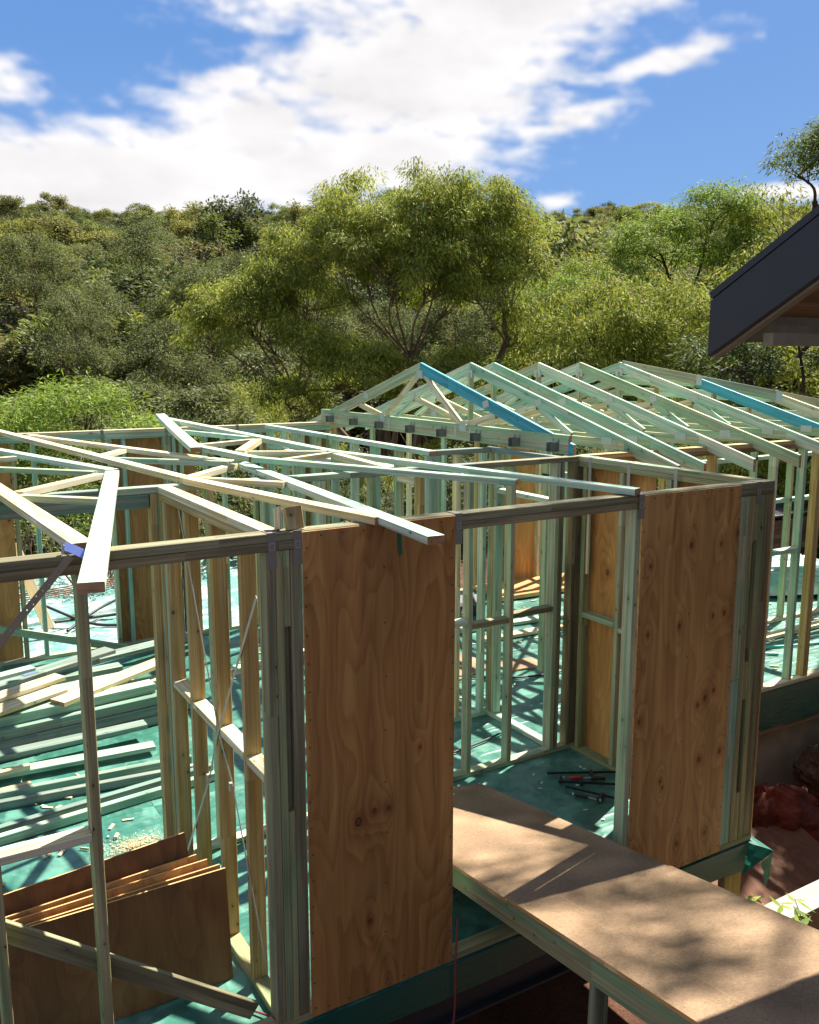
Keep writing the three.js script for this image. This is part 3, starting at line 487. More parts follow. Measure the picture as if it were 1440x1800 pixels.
{
  const hy = (t) => RY - SL * t - 0.045;
  stickThing('hip_rafter', M.sage, [8.29, hy(0) + 0.01, RZ + 0.02], [11.6, hy(3.31), RZ + 3.33], 0.035, 0.12, 'sloping hip rafter descending right from the last truss peak towards the front', 'hip rafter', null);
  stickThing('hip_rafter', M.olive, [8.29, hy(0), RZ - 0.02], [11.4, hy(3.11), RZ - 3.13], 0.035, 0.12, 'sloping hip rafter descending to the rear corner behind the trusses', 'hip rafter', null);
}

// ------------------------------------------------------------------ loose trusses lying flat on the plates
function flatTruss(label, members, o) {
  const z0 = o.z, t = thing('roof_truss', label, 'roof truss', [o.x, 2.71, z0], 'loose trusses lying flat on the wall plates'), yc = o.y;
  members.forEach(([n, x0, za, x1, zb, w, m, dy = 0], i) => stick(t, n, m, [x0, yc(za) + dy, za], [x1, yc(zb) + dy, zb], w, 0.042 - 0.0008 * (i % 7), { end: n === 'web' ? m : M.end, bow: n === 'web' ? 0 : 0.02, c: 0.002 }));
  return t;
}
flatTruss('near left loose truss with a wide white chord overhanging the front plate', [
  ['chord', 0.42, -11.0, 1.50, -6.66, 0.09, M.aqua], ['chord', 0.55, -8.6, 0.755, -4.02, 0.095, M.cream], ['chord', 1.475, -6.60, 0.635, -3.27, 0.095, M.aqua],
  ['web', 1.36, -6.48, 0.74, -5.82, 0.07, M.cream, 0.0015], ['web', 0.74, -5.70, 1.14, -5.28, 0.065, M.sage, -0.001], ['web', 0.6, -7.9, 1.02, -8.02, 0.07, M.cream, 0.001], ['web', 0.62, -7.5, 1.37, -6.66, 0.065, M.sage, -0.002],
], { x: 0.7, z: -4, y: () => 2.7335 });
flatTruss('large middle loose truss crossing to a cut end over the first plywood panel', [
  ['chord', 1.20, -11.6, 1.82, -6.00, 0.09, M.cream], ['chord', 1.82, -5.99, 2.20, -3.93, 0.09, M.cream], ['chord', 1.47, -10.3, 2.47, -6.70, 0.088, M.cream], ['chord', 2.47, -6.66, 2.165, -3.36, 0.09, M.aqua],
  ['web', 2.42, -6.62, 1.86, -6.02, 0.075, M.cream, 0.001], ['web', 1.92, -5.92, 2.31, -5.42, 0.06, M.cream, -0.001], ['web', 1.93, -8.18, 1.62, -7.72, 0.07, M.cream, 0.0015], ['web', 1.68, -7.55, 2.41, -6.75, 0.055, M.teal, -0.0015],
], { x: 1.9, z: -4, y: () => 2.733 });
flatTruss('pale blue-green loose truss resting on top with one end raised at the back', [
  ['chord', 2.72, -9.75, 2.20, -6.90, 0.10, M.aqua, 0.001], ['chord', 2.66, -9.3, 3.10, -6.34, 0.085, M.aqua], ['chord', 3.10, -6.33, 4.045, -3.98, 0.088, M.aqua], ['chord', 2.25, -7.03, 2.42, -6.25, 0.088, M.teal], ['chord', 2.42, -6.24, 3.57, -4.58, 0.085, M.teal],
  ['web', 2.48, -8.15, 2.84, -7.45, 0.055, M.aqua], ['web', 2.28, -7.1, 2.80, -7.27, 0.05, M.cream, 0.001], ['web', 2.84, -7.24, 2.44, -6.6, 0.075, M.cream, 0.0015], ['web', 2.5, -6.55, 3.04, -6.32, 0.05, M.cream, -0.001], ['web', 3.04, -6.24, 2.58, -6.06, 0.05, M.cream], ['web', 3.06, -6.17, 3.08, -5.38, 0.065, M.cream, 0.001],
], { x: 3.2, z: -4, y: (z) => 2.735 + 0.036 * (-z - 4) });
{
  const t = thing('timber_offcut', 'short pair of offcut boards standing upright on the front plate', 'offcut', [1.76, 2.713, -4.05]);
  stick(t, 'board', M.tan, [1.765, 2.714, -4.03], [1.76, 2.825, -4.05], 0.09, 0.034, { up: [0, 0, 1] }); stick(t, 'board', M.cream, [1.69, 2.714, -4.06], [1.70, 2.82, -4.09], 0.018, 0.07, { up: [0, 0, 1] });
}
lone('green_tape', stickGeo([2.335, 2.69, -3.986], [2.342, 2.525, -3.985], 0.022, 0.002, { up: [0, 0, 1], c: 0.0004 }), [M.tape, M.tape], 'strip of dark green tape hanging on the first plywood panel', 'tape');
{ // perforated strap twisted off the plate, with its bright folded tongue
  const t = thing('steel_strap', 'perforated steel strap hanging off the front plate at far left', 'steel strap', [0.6, 2.71, -3.97]);
  const sh = new THREE.Shape(); sh.moveTo(-0.016, 0); sh.lineTo(0.016, 0); sh.lineTo(0.016, -1.0); sh.lineTo(-0.016, -1.0); sh.closePath();
  for (let k = 0; k < 24; k++) { const h = new THREE.Path(); h.absellipse(k % 3 === 0 ? 0 : (k % 3 === 1 ? -0.006 : 0.006), -0.08 - k * 0.034, k % 3 === 0 ? 0.0042 : 0.0026, k % 3 === 0 ? 0.0042 : 0.0026, 0, 7, true); sh.holes.push(h); }
  const g = new THREE.ExtrudeGeometry(sh, { depth: 0.0012, bevelEnabled: false, curveSegments: 6 }); g.rotateZ(-0.73); g.translate(0.095, 0.0, 0.0); part(t, 'strap', g, M.strapGrey);
  part(t, 'folded_tongue', stickGeo([0.075, 0.045, -0.03], [0.155, 0.0, 0.01], 0.04, 0.002, { up: [0, 0.5, 1], c: 0.0003 }), [M.violet, M.violet]);
  part(t, 'bent_end', stickGeo([0.075, 0.045, -0.03], [0.065, 0.003, -0.03], 0.04, 0.002, { up: [1, 0, 0], c: 0.0003 }), [M.galv, M.galv]);
}
stickThing('brace', M.weather, [0.1, 1.16, -4.115], [1.50, 0.10, -4.115], 0.035, 0.09, 'dark diagonal brace low across the left opening in front of leaning sheets', 'brace', null, { up: [0, 1, 0] });
//@@PART3
// ------------------------------------------------------------------ walkway sheets sloping down into the doorway
const rampO = new THREE.Vector3(4.131, 0.045, -5.708), rampU = new THREE.Vector3(-0.1262, 0.2270, 0.9657).normalize(), rampV = new THREE.Vector3(-0.9876, 0.0583, -0.1455).normalize(), rampN = new THREE.Vector3().crossVectors(rampV, rampU).normalize();
if (rampN.y < 0) rampN.negate();
const onRamp = (u, v, h) => rampO.clone().addScaledVector(rampU, u).addScaledVector(rampV, v).addScaledVector(rampN, h);
{
  const t = thing('walkway', 'sloping particleboard walkway leading down through the doorway gap', 'walkway', [3.4, 0.5, -3.8]);
  const sheet = (u0, u1, v0, v1, h0, h1, label) => {
    const g = plain(v0, v1, h0, h1, u0, u1, 1 / 1.1), m = new THREE.Matrix4().makeBasis(rampV, rampN, rampU); const m2 = m.determinant() < 0; g.applyMatrix4(m); g.translate(rampO.x - t.position.x, rampO.y - t.position.y, rampO.z - t.position.z);
    if (m2) { const I = g.index; for (let i = 0; i < I.count; i += 3) { const q = I.getX(i); I.setX(i, I.getX(i + 1)); I.setX(i + 1, q); } }
    part(t, 'floor_sheet', g, [M.plyEdge, M.plyEdge, M.chip, M.chip, M.plyEdge, M.plyEdge], label);
  };
  sheet(0, 2.402, 0, 1.10, -0.022, 0, 'far particleboard sheet, its end in shade'); sheet(2.406, 4.9, -0.012, 1.088, -0.020, 0.002, 'near particleboard sheet dappled with light');
  const L = (u, v, h) => onRamp(u, v, h).toArray();
  const joist = (v, u0, u1) => stick(t, 'joist', M.olive, L(u0, v, -0.085), L(u1, v, -0.085), 0.045, 0.122, { up: rampN.toArray() });
  joist(1.065, 0.62, 4.9); joist(0.55, 0.8, 4.9); joist(0.03, 0.8, 4.9);
  stick(t, 'bearer', M.tan, L(1.35, 1.25, -0.19), L(1.35, -0.1, -0.19), 0.09, 0.08, { up: rampN.toArray() });
  stick(t, 'prop', M.weather, [2.25, -1.35, -2.35], L(3.1, 0.98, -0.15), 0.09, 0.045, { up: [0, 0, 1] }); stick(t, 'prop', M.weather, [3.9, -1.35, -2.9], L(3.1, 0.1, -0.15), 0.09, 0.045, { up: [0, 0, 1] });
  for (const v of [0.82]) { const a = L(2.45, v, 0.0028), b = L(4.85, v + 0.02, 0.0028); part(t, 'chalk_line', stickGeo(local(t, a), local(t, b), 0.002, 0.0006, { up: rampN.toArray(), c: 0.0001 }), [M.tan, M.tan]); }
}

// ------------------------------------------------------------------ plywood sheets leaning in the left room
{
  const sheets = [
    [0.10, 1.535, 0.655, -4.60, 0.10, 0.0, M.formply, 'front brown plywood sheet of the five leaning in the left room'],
    [0.09, 1.530, 0.660, -4.645, 0.10, 0.02, M.ply3, 'second leaning plywood sheet with a bright sunlit top edge'],
    [0.09, 1.475, 0.690, -4.685, 0.11, 0.03, M.ply3, 'third leaning plywood sheet in the middle of the five'],
    [0.08, 1.44, 0.715, -4.725, 0.12, 0.05, M.ply3, 'fourth leaning plywood sheet, just before the rearmost'],
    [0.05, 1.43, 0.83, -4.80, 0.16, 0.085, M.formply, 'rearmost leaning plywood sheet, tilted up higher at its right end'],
  ];
  for (const [x0, x1, top, zt, lean, tilt, mat, label] of sheets) {
    const L = x1 - x0, H = top / Math.cos(lean), g = plain(0, L, 0, H, -0.006, 0.006, 0.6), m = [M.plyEdge, M.plyEdge, M.plyEdge, M.plyEdge, mat, mat];
    const o = lone('plywood_sheet', g, m, label, 'plywood sheet', 'plywood sheets leaning in the left room');
    o.position.set(x1, 0.012, zt + Math.tan(lean) * top); o.rotation.order = 'ZXY'; o.rotation.set(-lean, 0, tilt * 0.9); g.translate(-L, 0, 0);
  }
}

// ------------------------------------------------------------------ stacked and loose boards on the left room floor
{
  const G = 'boards stacked on the left room floor';
  const bd = (x0, z0, x1, z1, y, w, d, m, label, o = {}) => stickThing('board', m, [x0, y, z0], [x1, y + (o.rise ?? 0), z1], w, d, label, 'board', G, { bow: 0.01, ...o });
  bd(-0.6, -8.42, 2.02, -9.60, 0.46, 0.19, 0.045, M.slate, 'long dark blue-grey board on top of the floor stack');
  bd(1.85, -9.50, 3.05, -9.80, 0.42, 0.19, 0.045, M.slate, 'dark board continuing the stack towards the side wall');
  bd(-0.5, -8.05, 1.40, -8.97, 0.475, 0.17, 0.04, M.cream, 'wide cream board crossing the top of the floor stack'); bd(-0.5, -7.85, 1.37, -8.74, 0.43, 0.19, 0.04, M.cream, 'lower cream board beside the one topping the stack');
  bd(1.28, -8.46, 2.60, -9.22, 0.40, 0.19, 0.045, M.cream, 'sun-striped cream board angled up the right of the stack'); bd(-0.4, -8.8, 1.2, -9.3, 0.50, 0.12, 0.04, M.aqua, 'white-edged pale board at the rear of the stack');
  const r = rng(41), tone = [M.stack, M.slate, M.teal, M.stack, M.sage];
  for (let k = 0; k < 4; k++) for (let j = 0; j < 4; j++) {
    const y = 0.055 + k * 0.094, z = -8.22 - j * 0.25 - k * 0.05 - r() * 0.05, x1 = 2.2 + 0.6 * r() - 0.1 * k, x0 = -0.9 + 0.5 * r();
    bd(x0, z + 0.02 + 0.1 * r(), x1, z - 0.10 - 0.16 * r(), y, 0.16, 0.09, tone[Math.floor(r() * 5)], `green board in layer ${['one', 'two', 'three', 'four', 'five', 'six'][k]}, row ${['one', 'two', 'three', 'four'][j]} of the floor stack`);
  }
  bd(-0.3, -8.10, 2.00, -8.16, 0.145, 0.14, 0.045, M.slate, 'grey-blue board with a sunlit end before the stack'); bd(-0.3, -7.98, 1.98, -7.80, 0.075, 0.14, 0.04, M.teal, 'pale board lying on the floor below the grey-blue one');
  bd(-0.3, -7.70, 0.93, -7.84, 0.115, 0.05, 0.045, M.cream, 'upper of two cream sticks with broken ends at far left'); bd(-0.3, -7.52, 0.90, -7.60, 0.06, 0.05, 0.045, M.cream, 'lower of two cream sticks with broken ends at far left');
  for (const [x0, z0, x1, z1, m, l] of [[-0.2, -7.62, 2.2, -7.42, M.stack, 'rear rail of the double rails lying mid floor'], [-0.2, -7.46, 2.2, -7.22, M.slate, 'front rail of the double rails lying mid floor'], [-0.2, -6.86, 2.3, -7.16, M.slate, 'bluish rail of the pair lying nearest the cross wall'], [-0.2, -6.72, 2.3, -7.00, M.teal, 'paler front rail of the pair nearest the cross wall']]) bd(x0, z0, x1, z1, 0.045, 0.06, 0.07, m, l);
}
{ // sawdust and shavings: flakes no one could count
  const r = rng(9), g = [];
  for (let k = 0; k < 1100; k++) { const q = new THREE.PlaneGeometry(0.004 + 0.012 * r(), 0.003 + 0.004 * r()); const a = r() * 6.28, d = Math.abs(r() + r() + r() - 1.5) * 0.28; q.rotateX(-1.57 + (r() - 0.5)); q.rotateY(r() * 6); q.translate(1.42 + Math.cos(a) * d * 1.3, 0.012 + 0.012 * r(), -6.28 + Math.sin(a) * d * 0.6); g.push(q); }
  const s = lone('sawdust', mergeGeometries(g), M.sawdust, 'scatter of pale sawdust by the side wall foot', 'sawdust'); s.userData.kind = 'stuff';
}
// ------------------------------------------------------------------ things on the doorway bay floor and rooms behind
function clamp_(x, z, ang, L, handle, label) {
  const t = thing('bar_clamp', label, 'clamp', [x, 0.01, z], 'bar clamps dropped on the bay floor');
  const p = (name, g, m) => part(t, name, g, m);
  p('bar', plain(-L / 2, L / 2, 0.012, 0.030, -0.004, 0.004), M.black); p('fixed_jaw', stickGeo([L / 2 - 0.012, 0.021, -0.01], [L / 2 - 0.03, 0.021, 0.10], 0.022, 0.022), [M.black, M.black]);
  p('sliding_jaw', stickGeo([L * 0.12, 0.021, -0.02], [L * 0.10, 0.021, 0.10], 0.03, 0.026), [M.black, M.black]); p('pad', new THREE.CylinderGeometry(0.014, 0.014, 0.012, 12).rotateZ(1.57).translate(L * 0.10 + 0.02, 0.021, 0.095), M.galv);
  p('screw', new THREE.CylinderGeometry(0.005, 0.005, 0.12, 8).rotateZ(1.57).translate(L * 0.10 - 0.05, 0.021, 0.095), M.galv);
  p('handle', new THREE.LatheGeometry([[0, 0], [0.012, 0.002], [0.017, 0.03], [0.014, 0.08], [0.017, 0.11], [0, 0.125]].map((v) => new THREE.Vector2(...v)), 12).rotateZ(1.57).translate(L * 0.10 - 0.08, 0.021, 0.095), handle);
  t.rotation.y = ang; return t;
}
clamp_(5.02, -5.44, -0.5, 0.62, M.red, 'bar clamp with a red handle on the bay floor'); clamp_(4.93, -5.27, 2.5, 0.5, M.black, 'black bar clamp lying across the others on the bay floor'); clamp_(4.85, -5.10, -1.05, 0.52, M.black, 'black bar clamp nearest the walkway on the bay floor');
{ const r = rng(5), g = []; for (let k = 0; k < 26; k++) { const q = plain(-0.02 * r() - 0.006, 0.02 * r(), 0, 0.004, -0.01 * r() - 0.003, 0.008 * r()); q.rotateY(r() * 6); q.translate(3.9 + r() * 1.25, 0.012, -5.85 + r() * 1.3); g.push(q); } const s = lone('timber_chip', mergeGeometries(g), M.white, 'scattered pale offcut chips on the dark bay floor', 'chips'); s.userData.kind = 'stuff'; }
for (const [x0, x1, z0, z1, n, sd, l] of [[-0.2, 1.5, -8.0, -6.2, 60, 6, 'small offcuts and chips scattered over the left room floor'], [3.2, 9.0, -10.5, -6.2, 150, 8, 'small offcuts and chips scattered over the sunlit rear floor'], [8.3, 12, -9.5, -6.3, 60, 12, 'small offcuts and chips scattered over the right room floor']]) {
  const r = rng(sd), g = []; for (let k = 0; k < n; k++) { const q = plain(-0.05 * r() - 0.008, 0.05 * r(), 0, 0.006 + 0.02 * r() * r(), -0.02 * r() - 0.004, 0.012 * r()); q.rotateY(r() * 6); q.translate(mix(x0, x1, r()), 0.012, mix(z0, z1, r())); g.push(q); }
  const s = lone('timber_chip', mergeGeometries(g), M.cream, l, 'chips'); s.userData.kind = 'stuff';
}
const flat = (x, y, z, w, d, rot, mat, name, label, cat, th = 0.018) => { const o = lone(name, plain(-w / 2, w / 2, 0, th, -d / 2, d / 2, 0.8), [M.plyEdge, M.plyEdge, mat, mat, M.plyEdge, M.plyEdge], label, cat); o.position.set(x, y, z); o.rotation.y = rot; return o; };
flat(5.55, 0.012, -8.25, 0.9, 0.6, 0.3, M.chip, 'plywood_sheet', 'orange plywood offcut flat on the sunlit floor behind the bay', 'plywood sheet'); flat(6.3, 0.012, -7.95, 0.5, 0.3, -0.1, M.chip, 'plywood_sheet', 'small orange plywood offcut behind the second bay stud', 'plywood sheet');
flat(9.4, 0.03, -10.6, 3.2, 0.8, -0.05, M.ply3, 'plywood_sheet', 'long yellow plywood sheet lying along the far floor', 'plywood sheet', 0.06);
for (const [x0, z0, x1, z1, m, l] of [[6.2, -9.4, 9.5, -9.1, M.teal, 'green floor plank far behind the bay, rear one'], [6.4, -8.9, 9.4, -8.75, M.cream, 'cream floor plank far behind the bay, front one'], [8.7, -7.1, 11.8, -7.16, M.cream, 'cream plank on the floor of the right room']]) stickThing('plank', m, [x0, 0.04, z0], [x1, 0.04, z1], 0.14, 0.045, l, 'plank', null);
{ // dark bag with white lettering beyond the bay
  const c = document.createElement('canvas'); c.width = 512; c.height = 128; const x = c.getContext('2d'); x.fillStyle = '#20262a'; x.fillRect(0, 0, 512, 128); x.fillStyle = '#e8ecea'; x.font = 'bold 84px sans-serif'; x.textAlign = 'center'; x.fillText('AIL', 256, 96);
  const t = new THREE.CanvasTexture(c); t.colorSpace = THREE.SRGBColorSpace; const m = std({ map: t, roughness: 0.6 });
  const o = thing('nail_carton', 'dark carton with white letters lying behind the bay back wall', 'carton', [6.98, 0.01, -10.12]); const g = new THREE.BoxGeometry(0.56, 0.14, 0.3); g.translate(0, 0.07, 0); part(o, 'carton', g, [M.black, M.black, M.black, M.black, m, M.black]); part(o, 'flap', new THREE.BoxGeometry(0.5, 0.004, 0.2).rotateX(0.4).translate(0, 0.17, -0.1), M.black); o.rotation.y = -0.35;
}
lone('hose', tube([[3.4, 0.03, -6.28], [4.0, 0.03, -6.32], [4.6, 0.03, -6.40], [5.0, 0.03, -6.5]], 0.011, 30), M.black, 'black hose lying just behind the bay back wall', 'hose'); lone('hose', tube([[5.4, 0.03, -8.0], [6.0, 0.03, -7.6], [6.6, 0.03, -7.5], [7.3, 0.03, -7.65]], 0.012, 30), M.black, 'thin dark hose crossing the sunlit floor further back', 'hose');
lone('hose', tube([[9.2, 0.03, -6.62], [9.05, 0.03, -6.75], [9.2, 0.03, -6.86], [9.7, 0.03, -6.72], [10.2, 0.03, -6.6]], 0.016, 30), M.greenHose, 'bright green hose loop on the right room floor', 'hose');
lone('air_hose', tube([[2.72, 0.3, -3.97], [2.705, 0.02, -3.965], [2.69, -0.3, -3.95], [2.60, -0.7, -3.92]], 0.006, 24), M.redHose, 'thin reddish hose dropping past the first plywood panel corner', 'hose'); lone('air_hose', tube([[2.75, 0.03, -4.5], [3.0, 0.03, -4.52], [3.18, 0.03, -4.62], [3.12, 0.03, -4.78], [2.8, 0.03, -4.82]], 0.006, 30), M.redHose, 'reddish hose loop on the floor beneath the walkway', 'hose');
lone('air_hose', tube([[1.38, 0.02, -4.42], [1.44, 0.02, -4.32], [1.52, 0.02, -4.22], [1.58, 0.03, -4.12], [1.6, 0.05, -4.03], [1.6, -0.1, -3.96]], 0.006, 30), M.redHose, 'thin red hose by the bottom corner of the leaning sheets', 'hose');
{ const t = thing('timber_pile', 'three short cream blocks stacked on the right room sill corner', 'timber pile', [8.05, 0.05, -6.15]); [[0, 0.46], [0.045, 0.36], [0.09, 0.26]].forEach(([y, l], i) => box(t, 'block', M.cream, 8.02 - l / 2 + 0.04 * i - 0.1, 8.02 + l / 2 - 0.1, 0.055 + y, 0.098 + y, -6.33, -6.22)); }
// ------------------------------------------------------------------ behind the house: film-covered ground, bars, bricks
lone('ground_sheet', filmSheet(-3, 6.4, -16.2, -11.2, -0.03, 17, 0.05), M.silver, 'crumpled silvery green plastic sheet spread behind the back wall', 'plastic sheet');
stickThing('leaning_plank', M.cream, [1.78, 0.1, -12.0], [1.50, 1.15, -12.6], 0.14, 0.035, 'pale plank leaning up beyond the back wall at left', 'plank', null, { up: [0, 0.5, 1] });
for (let k = 0; k < 5; k++) lone('reinforcing_bar', tube([[1.5 - 0.06 * k, 0.30 + 0.02 * k, -12.75 - 0.03 * k], [2.4, 0.33 + 0.02 * k, -12.85 - 0.03 * k], [3.4, 0.36 + 0.02 * k, -12.95 - 0.04 * k]], 0.009, 8), M.rust, ['lowest rusty steel bar, nearest in the bundle behind the back wall', 'second rusty bar up in the bundle behind the back wall', 'middle rusty bar of five in the bundle behind the back wall', 'fourth rusty bar up in the bundle behind the back wall', 'topmost rusty bar, furthest in the bundle behind the back wall'][k], 'steel bar', 'rusty steel bars behind the back wall');
{
  const c = document.createElement('canvas'); c.width = 128; c.height = 64; const x = c.getContext('2d'); x.fillStyle = '#6f8384'; x.fillRect(0, 0, 128, 64); x.fillStyle = '#4a4fae'; for (let k = 0; k < 9; k++) x.fillRect(8 + k * 13, 8 + (k % 3) * 4, 6, 42 - (k % 2) * 10);
  const tx = new THREE.CanvasTexture(c); tx.colorSpace = THREE.SRGBColorSpace; const o = lone('ink_stamp', new THREE.PlaneGeometry(0.16, 0.06).rotateX(-1.57), std({ map: tx, roughness: 0.8 }), 'violet ink marks stamped on the long dark board topping the stack', 'ink stamp'); o.position.set(1.16, 0.4872, -9.19); o.rotation.y = 0.42;
}
for (const [p, l] of [[[[1.9, 0.10, -12.3], [2.5, 0.05, -12.45], [3.3, 0.06, -12.4]], 'black pipe nearest the back wall'], [[[1.8, 0.28, -12.6], [2.4, 0.02, -12.2], [3.0, 0.02, -11.9]], 'black pipe crossing diagonally behind the back wall'], [[[2.0, 0.04, -12.0], [2.5, 0.14, -12.5], [3.2, 0.30, -12.8]], 'black pipe rising to the right behind the back wall']]) lone('poly_pipe', tube(p, 0.022, 20), M.black, l, 'pipe', 'black pipes behind the back wall');
{
  const t = thing('brick_pallet', 'pallet of red bricks with a dark capping seen through the right wall', 'bricks', [12.95, 0, -9.7], null);
  const bg = new THREE.BoxGeometry(0.226, 0.073, 0.107), r = rng(31);
  for (let y = 0; y < 11; y++) for (let i = 0; i < 5; i++) { const b = part(t, 'brick', bg, M.brick[Math.floor(r() * 3)]); b.position.set(-0.5 + i * 0.236 + (y % 2) * 0.06 + 0.008 * r(), 0.10 + y * 0.079, 0.3 + 0.012 * r()); }
  for (let y = 0; y < 11; y++) for (let i = 0; i < 5; i++) { const b = part(t, 'brick', bg, M.brick[Math.floor(r() * 3)]); b.position.set(-0.62 - 0.01 * r(), 0.10 + y * 0.079, 0.22 - i * 0.24); b.rotation.y = Math.PI / 2; }
  part(t, 'brick_core', plain(-0.55, 0.62, 0.03, 0.93, -0.9, 0.24), M.brick[1]); part(t, 'capping', plain(-0.75, 0.8, 0.985, 1.02, -1.0, 0.42), M.black);
}
{ const g = new THREE.SphereGeometry(1, 40, 24, 0, 6.283, 0, 1.57), P = g.attributes.position; for (let i = 0; i < P.count; i++) { const x = P.getX(i), y = P.getY(i), z = P.getZ(i), q = 1 - Math.abs(2 * vn(x * 4 + 7, z * 4 + y * 2, 6) - 1), p = 0.45, sg = (v) => Math.sign(v) * Math.pow(Math.abs(v), p); P.setXYZ(i, sg(x) * 0.75 + 0.05 * q, sg(y) * 0.5 + 0.05 * q ** 3, sg(z) * 0.5 + 0.05 * q); } g.computeVertexNormals(); const o = lone('covered_pallet', g, M.silver, 'pallet wrapped in shiny pale plastic in front of the bricks', 'pallet'); o.position.set(11.9, 0, -8.7); o.rotation.y = -0.5; }
// ------------------------------------------------------------------ below the right corner
{ // torn film corner
  const t = thing('membrane_flap', 'bright green torn plastic flap at the right front floor corner', 'membrane', [5.36, 0, -3.97]);
  const tri = (pts) => { const g = new THREE.BufferGeometry(), p = [], u = []; const n = 6; for (let i = 0; i < n; i++) for (let j = 0; j < n - i; j++) { const f = (a, b) => { const w = [1 - (a + b) / n, a / n, b / n], v = [0, 1, 2].map((k) => w[0] * pts[0][k] + w[1] * pts[1][k] + w[2] * pts[2][k]); const q = 0.018 * (vn(v[0] * 18, v[1] * 18 + v[2] * 9, 5) - 0.5); return [v[0] + q, v[1] + q, v[2] + q]; }; p.push(...f(i, j), ...f(i + 1, j), ...f(i, j + 1)); u.push(0, 0, 0.1, 0, 0, 0.1); if (j < n - i - 1) { p.push(...f(i + 1, j), ...f(i + 1, j + 1), ...f(i, j + 1)); u.push(0, 0, 0.1, 0, 0, 0.1); } } g.setAttribute('position', new THREE.Float32BufferAttribute(p, 3)); g.setAttribute('uv', new THREE.Float32BufferAttribute(u, 2)); g.computeVertexNormals(); return g; };
  part(t, 'flap', mergeGeometries([tri([[-0.02, 0.01, 0.0], [-0.17, -0.19, 0.05], [0.13, -0.06, 0.10]]), tri([[-0.02, 0.01, 0.0], [0.13, -0.06, 0.10], [0.10, 0.0, -0.15]])]), M.filmThin); part(t, 'hanging_tail', tri([[0.01, -0.13, 0.08], [0.13, -0.06, 0.10], [0.10, -0.36, 0.08]]), M.filmThin);
}
function mound(x, z, rx, ry, rz, y, mat, name, label, cat, seed, group) {
  const g = new THREE.SphereGeometry(1, 90, 60), P = g.attributes.position;
  for (let i = 0; i < P.count; i++) { const v = new THREE.Vector3().fromBufferAttribute(P, i), w = Math.sin(Math.PI * i / P.count), n = 0.62 + 0.5 * fbm(v.x * 2.2 + seed, v.y * 2.2 + v.z * 2.5 + seed, 5, seed) + 0.28 * Math.abs(vn(v.x * 5 + v.z * 3, v.y * 5 - v.z * 4 + seed, 9) - 0.5), c = Math.round(n * 8) / 8; const k = mix(n, c, 0.6); P.setXYZ(i, v.x * rx * k, v.y * ry * k, v.z * rz * k); }
  g.computeVertexNormals(); const o = lone(name, g, mat, label, cat, group); o.position.set(x, y, z); o.rotation.y = seed; return o;
}
mound(7.5, -5.35, 0.7, 0.55, 0.5, -1.25, M.clay, 'clay_mound', 'large heap of red clay against the rendered wall', 'clay heap', 3); mound(8.5, -5.0, 0.55, 0.40, 0.45, -1.25, M.clay, 'clay_mound', 'smaller red clay clump right of the large heap', 'clay heap', 7); mound(8.7, -5.5, 0.42, 0.36, 0.36, -0.95, M.rock, 'boulder', 'dark grey boulder above the clay near the right edge', 'boulder', 11); mound(9.5, -5.5, 0.6, 0.5, 0.4, -0.85, M.rock, 'boulder', 'dark broken block at the right edge under the floor', 'boulder', 15);
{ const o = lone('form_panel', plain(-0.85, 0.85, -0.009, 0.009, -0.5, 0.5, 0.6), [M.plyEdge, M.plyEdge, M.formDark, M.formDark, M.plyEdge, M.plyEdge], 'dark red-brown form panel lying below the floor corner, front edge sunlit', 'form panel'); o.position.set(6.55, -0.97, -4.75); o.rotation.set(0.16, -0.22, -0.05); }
{ const t = thing('block_wall', 'low pale-topped masonry wall running right from beside the walkway', 'wall', [6.5, -0.8, -3.5]); const g = plain(-1.45, 5, -0.7, 0.56, -0.10, 0.10, 0.6); part(t, 'wall_body', g, M.render); part(t, 'wall_top', plain(-1.46, 5, 0.562, 0.60, -0.105, 0.105, 0.6), M.concrete); }

